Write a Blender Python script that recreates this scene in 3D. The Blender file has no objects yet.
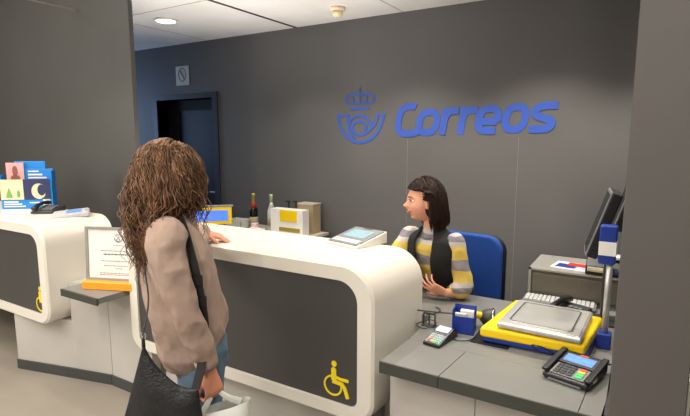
import bpy, bmesh, math, random
from math import sin, cos, pi, radians
from mathutils import Vector, Matrix, noise
random.seed(7)
C = bpy.context.scene.collection
V = Vector

# ------------------------------------------------------------------ camera
cam = bpy.data.objects.new('camera', bpy.data.cameras.new('camera'))
C.objects.link(cam)
cam.location = (0, 0, 1.65)
cam.rotation_euler = (radians(90 - 7.96), 0, radians(31.29))
cam.data.sensor_width = 36
cam.data.lens = 492 / 690 * 36
cam.data.clip_start = 0.05
bpy.context.scene.camera = cam
# ------------------------------------------------------------------ world, exposure
w = bpy.data.worlds.new('world'); bpy.context.scene.world = w
w.use_nodes = True
w.node_tree.nodes['Background'].inputs[0].default_value = (0.9, 0.93, 1, 1)
w.node_tree.nodes['Background'].inputs[1].default_value = 0.15
vs = bpy.context.scene.view_settings
vs.view_transform = 'Standard'; vs.look = 'None'; vs.gamma = 1; vs.use_curve_mapping = False
vs.exposure = 0.25

def lamp(kind, name, loc, energy, col=(1, .93, .84), rot=(0, 0, 0), **k):
    l = bpy.data.lights.new(name, kind); l.energy = energy; l.color = col
    for a, b in k.items(): setattr(l, a, b)
    o = bpy.data.objects.new(name, l); o.location = loc; o.rotation_euler = rot
    C.objects.link(o); return o
CEIL = 2.75
# large luminous ceiling panels of the public hall (behind and beside the camera)
lamp('AREA', 'hall_panel_light', (-2.2, -0.6, 2.70), 75, (1, .95, .88), shape='RECTANGLE', size=3.0, size_y=1.2)
lamp('AREA', 'hall_panel_light', (0.3, 0.7, 2.70), 14, (1, .94, .86), shape='RECTANGLE', size=1.6, size_y=0.6)
lamp('AREA', 'hall_panel_light', (-4.8, 0.6, 3.40), 60, (1, .94, .86), shape='RECTANGLE', size=1.6, size_y=1.0)
# added blue area light, unseen behind the left wall, to tint the back wall
lamp('AREA', 'added_blue_fill', (-6.9, 3.3, 1.7), 20, (.42, .62, 1), rot=(0, radians(-90), 0), shape='RECTANGLE', size=1.4, size_y=1.2)
# recessed spots: over the clerks, washing the back wall, over the counters
DOWN = [(-2.75, 3.3, 34), (-1.75, 3.3, 66), (-0.65, 3.3, 82), (0.3, 3.3, 70), (-3.91, 3.22, 7),
        (-1.1, 2.15, 42), (-2.3, 1.7, 30), (-0.35, 1.95, 30), (-3.75, 1.75, 30), (-3.1, 0.3, 45), (-1.3, 0.3, 45)]
for x, y, e in DOWN:
    lamp('SPOT', 'downlight_beam', (x, y, CEIL - .03), e, (1, .92, .8), spot_size=radians(112), spot_blend=.55, shadow_soft_size=.05)

# added spots hidden behind the long counter, aimed up to brighten the ceiling
for x in (-3.1, -2.0):
    lamp('SPOT', 'ceiling_fill_spot', (x, 2.62, .80), 80, (1, .95, .9), rot=(radians(176), 0, 0), spot_size=radians(100), spot_blend=.8, shadow_soft_size=.1)
# added point lights out of view in the hall, soft fill for the ceiling
for x, y in ((-3.4, -1.6), (0.4, -1.8), (-5.4, 0.2)):
    lamp('POINT', 'hall_fill_light', (x, y, 2.0), 60, (1, .94, .87), shadow_soft_size=.2)
# ------------------------------------------------------------------ materials
def lin(c):
    return tuple(((v / 255) / 12.92 if v / 255 <= .04045 else ((v / 255 + .055) / 1.055) ** 2.4) for v in c) + (1,)
def mat(name, rgb, rough=.5, metal=0, noise_amt=.06, scale=8, bump=0, bscale=60, emit=0, spec=.5, stretch=None):
    m = bpy.data.materials.new(name); m.use_nodes = True
    nt = m.node_tree; n = nt.nodes; p = n['Principled BSDF']
    col = lin(rgb)
    tc = n.new('ShaderNodeTexCoord'); src = tc.outputs['Object']
    if stretch:
        mp = n.new('ShaderNodeMapping'); mp.inputs['Scale'].default_value = stretch
        nt.links.new(src, mp.inputs[0]); src = mp.outputs[0]
    nz = n.new('ShaderNodeTexNoise'); nz.inputs['Scale'].default_value = scale; nz.inputs['Detail'].default_value = 4
    nt.links.new(src, nz.inputs['Vector'])
    rp = n.new('ShaderNodeValToRGB')
    rp.color_ramp.elements[0].position = .3; rp.color_ramp.elements[1].position = .7
    rp.color_ramp.elements[0].color = tuple(v * (1 - noise_amt) for v in col[:3]) + (1,)
    rp.color_ramp.elements[1].color = tuple(min(1, v * (1 + noise_amt)) for v in col[:3]) + (1,)
    nt.links.new(nz.outputs['Fac'], rp.inputs[0]); nt.links.new(rp.outputs[0], p.inputs['Base Color'])
    p.inputs['Roughness'].default_value = rough; p.inputs['Metallic'].default_value = metal
    p.inputs['Specular IOR Level'].default_value = spec
    if emit:
        nt.links.new(rp.outputs[0], p.inputs['Emission Color']); p.inputs['Emission Strength'].default_value = emit
    if bump:
        nb = n.new('ShaderNodeTexNoise'); nb.inputs['Scale'].default_value = bscale; nb.inputs['Detail'].default_value = 5
        nt.links.new(src, nb.inputs['Vector'])
        b = n.new('ShaderNodeBump'); b.inputs['Strength'].default_value = bump; b.inputs['Distance'].default_value = .01
        nt.links.new(nb.outputs['Fac'], b.inputs['Height']); nt.links.new(b.outputs[0], p.inputs['Normal'])
    return m
M = dict(
    wall=mat('grey_wall_laminate', (92, 91, 90), .55, 0, .04, 2, .05, 200),
    wall_l=mat('grey_partition_laminate', (74, 73, 70), .5, 0, .05, 2),
    pillar=mat('pillar_laminate', (84, 80, 77), .55, 0, .05, 3),
    groove=mat('light_groove', (128, 126, 122), .6),
    ceil=mat('white_ceiling_tile', (232, 228, 222), .9, 0, .05, 3, .1, 90),
    ceil_line=mat('ceiling_joint', (60, 58, 56), .8),
    floor=mat('beige_resin_floor', (136, 128, 117), .45, 0, .05, 2.5, .04, 40),
    white=mat('cream_solid_surface', (222, 217, 206), .28, 0, .01, 3),
    body=mat('pale_grey_laminate', (186, 182, 175), .5, 0, .03, 3),
    panel=mat('dark_front_panel', (66, 65, 63), .45, 0, .04, 4),
    plinth=mat('dark_plinth', (62, 64, 64), .5),
    top=mat('grey_worktop', (118, 118, 115), .38, 0, .05, 5, .03, 120),
    edge=mat('dark_worktop_edge', (60, 62, 56), .5, 0, .04),
    yellow_sign=mat('yellow_vinyl', (238, 212, 30), .5, 0, .02),
    blue_logo=mat('blue_vinyl', (46, 84, 184), .55, 0, .03),
    door=mat('dark_navy_door', (22, 27, 38), .4, 0, .08),
    dark=mat('black_recess', (14, 14, 16), .7),
    frame_d=mat('dark_door_frame', (44, 50, 62), .4),
    black=mat('black_plastic', (22, 22, 24), .35, 0, .1),
    black2=mat('charcoal_plastic', (46, 47, 50), .45, 0, .1),
    grey=mat('grey_plastic', (120, 122, 124), .4, 0, .05),
    lgrey=mat('light_grey_plastic', (196, 197, 196), .4, 0, .03),
    steel=mat('brushed_steel', (205, 204, 200), .38, .7, .08, 30, .03, 120, stretch=(1, 12, 1)),
    chrome=mat('chrome', (210, 210, 210), .12, 1, .02),
    yellow=mat('yellow_plastic', (244, 206, 10), .4, 0, .03),
    blue=mat('blue_plastic', (24, 52, 142), .35, 0, .05),
    blue_fab=mat('blue_chair_fabric', (16, 66, 148), .8, 0, .08, 40, .2, 300),
    bluescr=mat('blue_lit_screen', (70, 110, 215), .3, 0, .12, 30, emit=.9),
    screen=mat('pale_lit_screen', (130, 158, 168), .25, 0, .12, 40, emit=.35),
    blue2=mat('terminal_blue_screen', (96, 140, 205), .3, 0, .2, 60, emit=.4),
    lav=mat('lavender_lit_screen', (170, 180, 230), .3, 0, .06, 60, emit=.35),
    paper=mat('white_paper', (232, 230, 226), .8, 0, .02),
    ink=mat('printed_ink', (90, 90, 92), .8),
    silver=mat('silver_frame', (158, 156, 152), .4, .3),
    orange=mat('orange_acrylic', (246, 160, 40), .35, 0, .05),
    bcard=mat('blue_card', (20, 132, 214), .5, 0, .03),
    cream=mat('cream_print', (232, 216, 182), .6, 0, .08, 20),
    navy=mat('navy_print', (42, 50, 92), .6, 0, .08, 20),
    pink=mat('pink_print', (222, 168, 164), .6, 0, .08, 20),
    skinprint=mat('print_brown', (150, 84, 70), .6),
    green=mat('green_print', (120, 170, 80), .6),
    skin=mat('skin', (222, 160, 132), .5, 0, .06, 14, .04, 200, spec=.35),
    skin2=mat('skin_tan', (206, 140, 112), .5, 0, .07, 14, .04, 200, spec=.35),
    lips=mat('lips', (176, 78, 76), .4),
    eye=mat('eye_white', (232, 230, 226), .2),
    iris=mat('dark_iris', (44, 30, 22), .2),
    teeth=mat('teeth', (238, 234, 226), .3),
    hair_b=mat('curly_brown_hair', (116, 84, 60), .5, 0, .55, 26, stretch=(1, 1, .5), spec=.35),
    hair_d=mat('dark_brown_hair', (44, 28, 22), .6, 0, .35, 20, stretch=(1, 1, .3), spec=.2),
    sweater=mat('taupe_sweater', (156, 134, 121), .9, 0, .05, 30, .25, 260),
    jeans=mat('blue_denim', (84, 108, 128), .85, 0, .16, 14, .25, 300),
    trousers=mat('dark_trousers', (34, 36, 44), .85, 0, .1),
    shoe=mat('black_shoe', (28, 26, 26), .5),
    leather=mat('black_leather', (26, 27, 30), .38, 0, .15, 12, .45, 110),
    web=mat('black_webbing', (24, 24, 26), .8, 0, .1, 100, .3, 300),
    vest=mat('black_knit_vest', (24, 24, 25), .9, 0, .15, 60, .3, 200),
    bag=mat('white_plastic_bag', (226, 228, 222), .35, 0, .03, 6, .3, 20),
    glass_g=mat('dark_green_glass', (16, 24, 18), .1, 0, .1),
    gold=mat('gold_foil', (196, 170, 78), .35, .5, .1),
    beige=mat('beige_drawer_metal', (104, 98, 88), .4, .3, .05),
    red=mat('red_foil', (186, 50, 30), .45, 0, .1),
    pgreen=mat('pale_green_foil', (176, 196, 150), .45, 0, .05),
    clear=mat('pale_clear_plastic', (204, 204, 200), .2, 0, .05),
    kraft=mat('kraft_card', (168, 150, 118), .8, 0, .06),
    wood=mat('pale_shelf_board', (190, 184, 172), .5),
    lamp_on=mat('lit_lamp', (255, 250, 240), .5, 0, 0, emit=9),
    green_key=mat('green_key', (60, 190, 110), .5, emit=.1), red_key=mat('red_key', (220, 80, 60), .5), yel_key=mat('yellow_key', (230, 190, 60), .5),
    key=mat('grey_key', (150, 156, 156), .5), spade=mat('pale_pad', (150, 190, 196), .4),
)
def stripes(name):
    m = bpy.data.materials.new(name); m.use_nodes = True
    nt = m.node_tree; n = nt.nodes; p = n['Principled BSDF']; p.inputs['Roughness'].default_value = .9
    tc = n.new('ShaderNodeTexCoord'); sp = n.new('ShaderNodeSeparateXYZ'); nt.links.new(tc.outputs['Object'], sp.inputs[0])
    nz = n.new('ShaderNodeTexNoise'); nz.inputs['Scale'].default_value = 7; nt.links.new(tc.outputs['Object'], nz.inputs['Vector'])
    a = n.new('ShaderNodeMath'); a.operation = 'MULTIPLY_ADD'; a.inputs[1].default_value = .05; nt.links.new(nz.outputs['Fac'], a.inputs[0]); nt.links.new(sp.outputs[2], a.inputs[2])
    mr = n.new('ShaderNodeMapRange'); mr.inputs['From Min'].default_value = .75; mr.inputs['From Max'].default_value = 1.15
    nt.links.new(a.outputs[0], mr.inputs[0])
    r = n.new('ShaderNodeValToRGB'); r.color_ramp.interpolation = 'CONSTANT'
    Y, G, W = lin((206, 178, 84)), lin((128, 122, 128)), lin((186, 180, 178))
    cols = [(0, Y), (.12, G), (.20, W), (.27, Y), (.46, G), (.60, Y), (.78, W), (.84, G), (.93, W)]
    e = r.color_ramp.elements
    e[0].position, e[0].color = cols[0]; e[1].position, e[1].color = cols[1]
    for q, c in cols[2:]:
        k = e.new(q); k.color = c
    nt.links.new(mr.outputs[0], r.inputs[0]); nt.links.new(r.outputs[0], p.inputs['Base Color'])
    return m
M['stripe'] = stripes('striped_yellow_grey_knit')

# ------------------------------------------------------------------ mesh helpers
def link(name, bm, m, parent=None, smooth=False, bevel=0, loc=None):
    me = bpy.data.meshes.new(name)
    bmesh.ops.recalc_face_normals(bm, faces=bm.faces)
    bm.to_mesh(me); bm.free()
    me.materials.append(M[m] if isinstance(m, str) else m)
    if smooth: me.shade_smooth()
    o = bpy.data.objects.new(name, me); C.objects.link(o)
    if loc is not None: o.location = loc
    if parent: o.parent = parent
    if bevel:
        b = o.modifiers.new('bevel', 'BEVEL'); b.width = bevel; b.segments = 3; b.limit_method = 'ANGLE'
    return o
def thing(name, label, cat, loc=(0, 0, 0), rz=0, group=None):
    o = bpy.data.objects.new(name, None); C.objects.link(o); o.empty_display_size = .05
    o.location = loc; o.rotation_euler = (0, 0, radians(rz)); o['label'] = label; o['category'] = cat
    if group: o['group'] = group
    return o
def tag(o, label, cat, group=None):
    o['label'] = label; o['category'] = cat
    if group: o['group'] = group
    return o
def struct(o): o['kind'] = 'structure'; return o
def box(bm, x0, x1, y0, y1, z0, z1, mtx=None):
    vs_ = [V((x, y, z)) for x in (x0, x1) for y in (y0, y1) for z in (z0, z1)]
    if mtx: vs_ = [mtx @ v for v in vs_]
    v = [bm.verts.new(p) for p in vs_]
    for f in ((0, 1, 3, 2), (4, 6, 7, 5), (0, 4, 5, 1), (2, 3, 7, 6), (0, 2, 6, 4), (1, 5, 7, 3)):
        bm.faces.new([v[i] for i in f])
def B(name, m, x0, x1, y0, y1, z0, z1, parent=None, bevel=0, mtx=None):
    bm = bmesh.new(); box(bm, x0, x1, y0, y1, z0, z1, mtx); return link(name, bm, m, parent, bevel=bevel)
def prism(bm, poly, o, u, v, n, t):
    """polygon (u,v list) at origin o extruded t along n"""
    a = [bm.verts.new(o + u * p[0] + v * p[1]) for p in poly]
    b = [bm.verts.new(o + u * p[0] + v * p[1] + n * t) for p in poly]
    bm.faces.new(a); bm.faces.new(b[::-1])
    for i in range(len(a)):
        j = (i + 1) % len(a); bm.faces.new((a[i], b[i], b[j], a[j]))
def ribbon(bm, pts, wd, o, u, v, n, t, closed=False):
    P = [V((p[0], p[1])) for p in pts]; L, R = [], []
    N = len(P)
    for i in range(N):
        a = P[(i - 1) % N] if (closed or i > 0) else P[i]
        b = P[(i + 1) % N] if (closed or i < N - 1) else P[i]
        d = (b - a).normalized(); q = V((-d.y, d.x)) * wd / 2
        L.append(P[i] + q); R.append(P[i] - q)
    def vv(p, k): return bm.verts.new(o + u * p.x + v * p.y + n * k)
    l0 = [vv(p, 0) for p in L]; r0 = [vv(p, 0) for p in R]; l1 = [vv(p, t) for p in L]; r1 = [vv(p, t) for p in R]
    for i in range(N if closed else N - 1):
        j = (i + 1) % N
        bm.faces.new((l0[i], l0[j], r0[j], r0[i])); bm.faces.new((l1[i], r1[i], r1[j], l1[j]))
        bm.faces.new((l0[i], l1[i], l1[j], l0[j])); bm.faces.new((r0[i], r0[j], r1[j], r1[i]))
    if not closed:
        bm.faces.new((l0[0], r0[0], r1[0], l1[0])); bm.faces.new((l0[-1], l1[-1], r1[-1], r0[-1]))
def arc(cx, cy, rx, ry, a0, a1, n=20): return [(cx + rx * cos(radians(a0 + (a1 - a0) * i / n)), cy + ry * sin(radians(a0 + (a1 - a0) * i / n))) for i in range(n + 1)]
def catmull(pts, n=8):
    P = [V(p) for p in pts]; out = []
    for i in range(len(P) - 1):
        p0 = P[max(0, i - 1)]; p1 = P[i]; p2 = P[i + 1]; p3 = P[min(len(P) - 1, i + 2)]
        for k in range(n):
            t = k / n
            out.append(.5 * ((2 * p1) + (-p0 + p2) * t + (2 * p0 - 5 * p1 + 4 * p2 - p3) * t * t + (-p0 + 3 * p1 - 3 * p2 + p3) * t ** 3))
    out.append(P[-1]); return out
def rrect(x0, x1, z0, z1, r, n=8):
    rs = r if isinstance(r, (tuple, list)) else (r,) * 4   # br, tr, tl, bl
    out = []
    for (cx, cz, a, rr) in ((x1 - rs[0], z0 + rs[0], -90, rs[0]), (x1 - rs[1], z1 - rs[1], 0, rs[1]), (x0 + rs[2], z1 - rs[2], 90, rs[2]), (x0 + rs[3], z0 + rs[3], 180, rs[3])):
        out += [(cx + rr * cos(radians(a + 90 * i / n)), cz + rr * sin(radians(a + 90 * i / n))) for i in range(n + 1)]
    return out
def loft(bm, rings, hint=V((1, 0, 0)), seg=16, dome=True, power=1.0):
    """rings: (p, rx, ry[, hint]) ; rx along hint"""
    P = [V(r[0]) for r in rings]; prev = None; first = None; N = len(P)
    full = []
    for i, r in enumerate(rings):
        t = (P[min(i + 1, N - 1)] - P[max(i - 1, 0)]).normalized()
        h = V(r[3]) if len(r) > 3 else hint
        s = (h - t * h.dot(t))
        s = s.normalized() if s.length > 1e-4 else t.orthogonal().normalized()
        full.append((P[i], r[1], r[2], s, t))
    if dome:
        p, a, b, s, t = full[0]; m_ = min(a, b)
        full = [(p - t * m_ * .8, a * .35, b * .35, s, t), (p - t * m_ * .5, a * .78, b * .78, s, t)] + full
        p, a, b, s, t = full[-1]; m_ = min(a, b)
        full = full + [(p + t * m_ * .5, a * .78, b * .78, s, t), (p + t * m_ * .8, a * .35, b * .35, s, t)]
    for p, a, b, s, t in full:
        q = t.cross(s)
        ring = []
        for k in range(seg):
            an = 2 * pi * k / seg; c, d = cos(an), sin(an)
            if power != 1: c = math.copysign(abs(c) ** power, c); d = math.copysign(abs(d) ** power, d)
            ring.append(bm.verts.new(p + s * a * c + q * b * d))
        if prev:
            for k in range(seg): bm.faces.new((prev[k], prev[(k + 1) % seg], ring[(k + 1) % seg], ring[k]))
        else: first = ring
        prev = ring
    bm.faces.new(first[::-1]); bm.faces.new(prev)
def tube(bm, pts, r, seg=8): loft(bm, [(p, r, r) for p in pts], seg=seg, dome=False)
def lathe(bm, prof, o=V((0, 0, 0)), seg=20):
    prev = None
    for r, z in prof:
        ring = [bm.verts.new(o + V((r * cos(2 * pi * k / seg), r * sin(2 * pi * k / seg), z))) for k in range(seg)]
        if prev:
            for k in range(seg): bm.faces.new((prev[k], prev[(k + 1) % seg], ring[(k + 1) % seg], ring[k]))
        else: bm.faces.new(ring[::-1])
        prev = ring
    bm.faces.new(prev)
def sph(bm, c, rx, ry, rz, mtx=None, u=20, v=14):
    m_ = Matrix.Translation(V(c)) @ (mtx.to_4x4() if mtx else Matrix()) @ Matrix.Diagonal((rx, ry, rz, 1))
    bmesh.ops.create_uvsphere(bm, u_segments=u, v_segments=v, radius=1, matrix=m_)
def solidify_voxel(name, bm, m, voxel, parent=None, smooth=3, disp=0, dsize=.12):
    me = bpy.data.meshes.new('tmp'); bmesh.ops.recalc_face_normals(bm, faces=bm.faces); bm.to_mesh(me); bm.free()
    o = bpy.data.objects.new('tmp', me); C.objects.link(o)
    r = o.modifiers.new('r', 'REMESH'); r.mode = 'VOXEL'; r.voxel_size = voxel
    if smooth:
        s = o.modifiers.new('s', 'SMOOTH'); s.iterations = smooth; s.factor = .5
    bpy.context.view_layer.update()
    dg = bpy.context.evaluated_depsgraph_get()
    me2 = bpy.data.meshes.new_from_object(o.evaluated_get(dg))
    bpy.data.objects.remove(o); bpy.data.meshes.remove(me)
    if disp:
        vn = [v.normal.copy() for v in me2.vertices]
        for v, n_ in zip(me2.vertices, vn):
            c = v.co
            q = V((c.x / dsize, c.y / dsize, c.z / dsize * .7))
            v.co = c + n_ * disp * (1 - 2.2 * abs(noise.noise(q)) + .35 * noise.noise(q * 2.7))
    me2.name = name; me2.materials.clear(); me2.materials.append(M[m] if isinstance(m, str) else m); me2.shade_smooth()
    o = bpy.data.objects.new(name, me2); C.objects.link(o)
    if parent: o.parent = parent
    return o
UX, UY, UZ = V((1, 0, 0)), V((0, 1, 0)), V((0, 0, 1))

# ================================================================== SETTING
YW = 4.10
struct(B('floor', 'floor', -9, 3, -4, 6, -.1, 0))
bm = bmesh.new(); box(bm, -9, 3, 2.62, 6, CEIL, CEIL + .1); box(bm, -3.0, 3, -4, 2.62, CEIL, CEIL + .1)
struct(link('ceiling', bm, 'ceil'))
struct(B('ceiling_hall', 'ceil', -9, -3.0, -4, 2.62, 3.5, 3.6))
struct(B('wall_step', 'ceil', -3.0, -2.95, -4, 2.62, CEIL + .1, 3.5))
# back wall with a door opening
DX0, DX1, DZ = -5.20, -4.25, 2.12
bm = bmesh.new()
box(bm, DX1, 3, YW, YW + .25, 0, CEIL); box(bm, -9, DX0, YW, YW + .25, 0, CEIL); box(bm, DX0, DX1, YW, YW + .25, DZ, CEIL)
struct(link('wall_back', bm, 'wall'))
struct(B('wall_behind_door', 'dark', -5.6, -3.9, YW + .55, YW + .6, 0, CEIL))
bm = bmesh.new()
for a, b in ((DX0 - .08, DX0), (DX1, DX1 + .08)): box(bm, a, b, YW - .02, YW + .22, 0, DZ + .06)
box(bm, DX0, DX1, YW - .02, YW + .22, DZ, DZ + .06)
d = struct(link('door_1', bm, 'frame_d'))
B('door_leaf', 'door', DX0 + .2, DX1, YW + .16, YW + .20, 0, DZ - .12, d)
B('door_side_panel', 'dark', DX0, DX0 + .2, YW + .14, YW + .20, 0, DZ, d)
B('transom', 'dark', DX0 + .2, DX1, YW + .14, YW + .20, DZ - .12, DZ, d)
bm = bmesh.new(); tube(bm, [V((-4.35, YW + .16, 1.02)), V((-4.35, YW + .11, 1.02)), V((-4.46, YW + .11, 1.02))], .011)
link('door_handle', bm, 'steel', d, True)
for i, x in enumerate((-0.872, -1.835)):
    struct(B('trim_%d' % (i + 1), 'groove' if i < 2 else 'plinth', x - .002, x + .002, YW - .002, YW + .01, 0, CEIL if i > 1 else 1.66))
struct(B('wall_left', 'wall_l', -9, -3.60, 2.60, 2.64, 0, 3.5))
struct(B('wall_far_left', 'wall_l', -9.1, -9, -4, 6, 0, CEIL))
struct(B('wall_front', 'body', -9, 3, -4.1, -4, 0, CEIL))
struct(B('wall_right', 'wall_l', 1.6, 1.75, -4, 6, 0, CEIL))
# pillar near the camera on the right
struct(B('pillar', 'pillar', -.038, .135, 1.45, 1.74, 0, CEIL, bevel=.003))
struct(B('trim_6', 'steel', .140, .147, 1.50, 1.74, 0, 1.02))
struct(B('trim_7', 'plinth', .15, .9, 1.72, 2.2, 0, .93))
# ceiling joints
bm = bmesh.new(); box(bm, -3.07, -3.045, 2.6, YW, CEIL - .006, CEIL + .01); struct(link('trim_8', bm, 'ceil_line'))
bm = bmesh.new()
for x in (-1.9, -.7, .5, -4.3): box(bm, x, x + .006, -2, YW, CEIL - .002, CEIL + .01)
for y in (2.94,): box(bm, -8, 1.5, y, y + .006, CEIL - .002, CEIL + .01)
struct(link('trim_9', bm, 'silver'))

# ceiling lamps and detector
def downlight(x, y, label):
    t = thing('recessed_downlight', label, 'ceiling light', (x, y, CEIL), group=None)
    bm = bmesh.new(); lathe(bm, [(.105, -.002), (.112, -.012), (.09, -.016), (.086, -.002)], seg=32); link('trim_ring', bm, 'paper', t, True)
    bm = bmesh.new(); lathe(bm, [(.085, -.003), (.085, -.012), (.04, -.016)], seg=32); link('lens', bm, 'lamp_on', t, True)
    return t
downlight(-3.91, 3.22, 'round lit recessed downlight in the ceiling near the left partition wall')
t = thing('smoke_detector', 'small cream domed smoke detector on the ceiling above the back wall', 'smoke detector', (-2.31, 3.68, CEIL))
bm = bmesh.new(); lathe(bm, [(.065, 0), (.065, -.022), (.05, -.03)], seg=28); link('base', bm, 'cream', t, True)
bm = bmesh.new(); lathe(bm, [(.045, -.03), (.045, -.06), (.036, -.075), (.01, -.078)], seg=28); link('sensor_head', bm, 'cream', t, True)

# ================================================================== WALL SIGNS
o0, nn = V((0, YW, 0)), V((0, -1, 0))
t = thing('wall_lettering', 'large blue italic company name on the grey back wall', 'sign', (-1.28, YW, 1.8))
LN = [0]
def letter(strokes, x0, x1, z0, z1, wd=.058, sh=.16):
    LN[0] += 1
    bm = bmesh.new(); h = z1 - z0
    base = z0 + (x0 + 1.95) * .022
    for i, (pts, cl) in enumerate(strokes):
        q = [(x0 + p[0] * (x1 - x0) + (p[1] - .45) * h * sh + 1.28, base + p[1] * h - 1.8) for p in pts]
        ribbon(bm, q, wd, V((0, 0, 0)), UX, UZ, nn, .004 + .0006 * i + .0023 * (LN[0] % 2), cl)
    return link('letter', bm, 'blue_logo', t)
def sup(cx, cy, rx, ry, a0, a1, n=28, p=.75):
    o = []
    for i in range(n + 1):
        a = radians(a0 + (a1 - a0) * i / n); c, s = cos(a), sin(a)
        o.append((cx + rx * math.copysign(abs(c) ** p, c), cy + ry * math.copysign(abs(s) ** p, s)))
    return o
O_ = [(sup(.5, .5, .36, .39, 0, 360)[:-1], True)]
letter([(sup(.52, .5, .40, .41, 62, 268) + [(.8, .1), (1.02, .17)], False)], -1.955, -1.715, 1.672, 1.965)
letter(O_, -1.755, -1.535, 1.678, 1.905)
R_ = [([(.22, 0), (.22, 1)], False), ([(.22, .6), (.34, .8), (.55, .88), (.95, .88)], False)]
letter(R_, -1.53, -1.375, 1.678, 1.905); letter(R_, -1.375, -1.215, 1.678, 1.905)
letter([(sup(.5, .5, .37, .39, 0, 270) + [(.62, .11), (.86, .11)], False), ([(.14, .44), (.86, .44)], False), ([(.87, .5), (.87, .42)], False)], -1.225, -1.02, 1.678, 1.905)
letter(O_, -1.01, -.805, 1.68, 1.908)
letter([(catmull([(.95, .89, 0), (.5, .89, 0), (.22, .82, 0), (.14, .68, 0), (.25, .55, 0), (.5, .48, 0), (.78, .40, 0), (.86, .26, 0), (.74, .13, 0), (.5, .10, 0), (.04, .10, 0)], 5), False)], -.795, -.60, 1.68, 1.905)
t = thing('wall_emblem', 'blue crowned post horn emblem left of the lettering on the back wall', 'logo', (-2.325, YW, 1.85))
def EP(pts): return [(-2.594 + (p[0] - 36) * .00182 + 2.325, 1.89 - (p[1] - 196) * .00155 - 1.85) for p in pts]
def estroke(name, L_):
    bm = bmesh.new()
    for i, (pts, wd, cl) in enumerate(L_): ribbon(bm, EP(pts), wd, V((0, 0, 0)), UX, UZ, nn, .004 + .0004 * i, cl)
    link(name, bm, 'blue_logo', t)
def C2(p, n=6): return [(q.x, q.y) for q in catmull([(a[0], a[1], 0) for a in p], n)]
estroke('post_horn', [
    (C2([(50, 202), (60, 260), (90, 320), (135, 360), (185, 370), (240, 355), (285, 310), (312, 250), (322, 202)]), .026, False),
    ([(330, 208), (280, 208)], .024, False), ([(42, 208), (120, 208)], .024, False),
    (C2([(288, 208), (275, 255), (245, 292), (215, 318), (180, 324), (148, 308), (136, 283), (148, 256), (180, 243), (208, 256), (220, 280), (210, 300)]), .024, False),
    (C2([(108, 208), (114, 260), (122, 310), (150, 350)]), .024, False),
    (C2([(114, 270), (130, 232), (160, 212), (190, 210), (225, 226), (248, 262), (250, 285)]), .024, False)])
estroke('crown', [([(128, 168), (236, 168)], .024, False),
    (C2([(112, 138), (100, 112), (112, 88), (145, 78), (184, 88), (222, 78), (252, 88), (266, 112), (254, 138)]), .02, False),
    ([(108, 136), (258, 136)], .016, False), ([(146, 136), (142, 92)], .014, False), ([(183, 136), (183, 84)], .014, False), ([(220, 136), (224, 92)], .014, False),
    ([(183, 84), (183, 40)], .009, False), ([(172, 54), (194, 54)], .009, False)])
t = thing('notice_plate', 'small white plate with round green symbol above the dark door', 'sign', (-4.73, YW, 2.39))
B('plate', 'lgrey', -.11, .11, -.008, 0, -.11, .11, t, .002)
bm = bmesh.new(); ribbon(bm, arc(0, .012, .062, .075, 0, 360, 28)[:-1], .012, V((0, -.008, 0)), UX, UZ, nn, .002, True)
ribbon(bm, [(-.04, .065), (.012, .0), (.03, -.04)], .02, V((0, -.008, 0)), UX, UZ, nn, .0026)
link('round_symbol', bm, mat('dull_green_ink', (110, 132, 116), .6), t)

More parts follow.
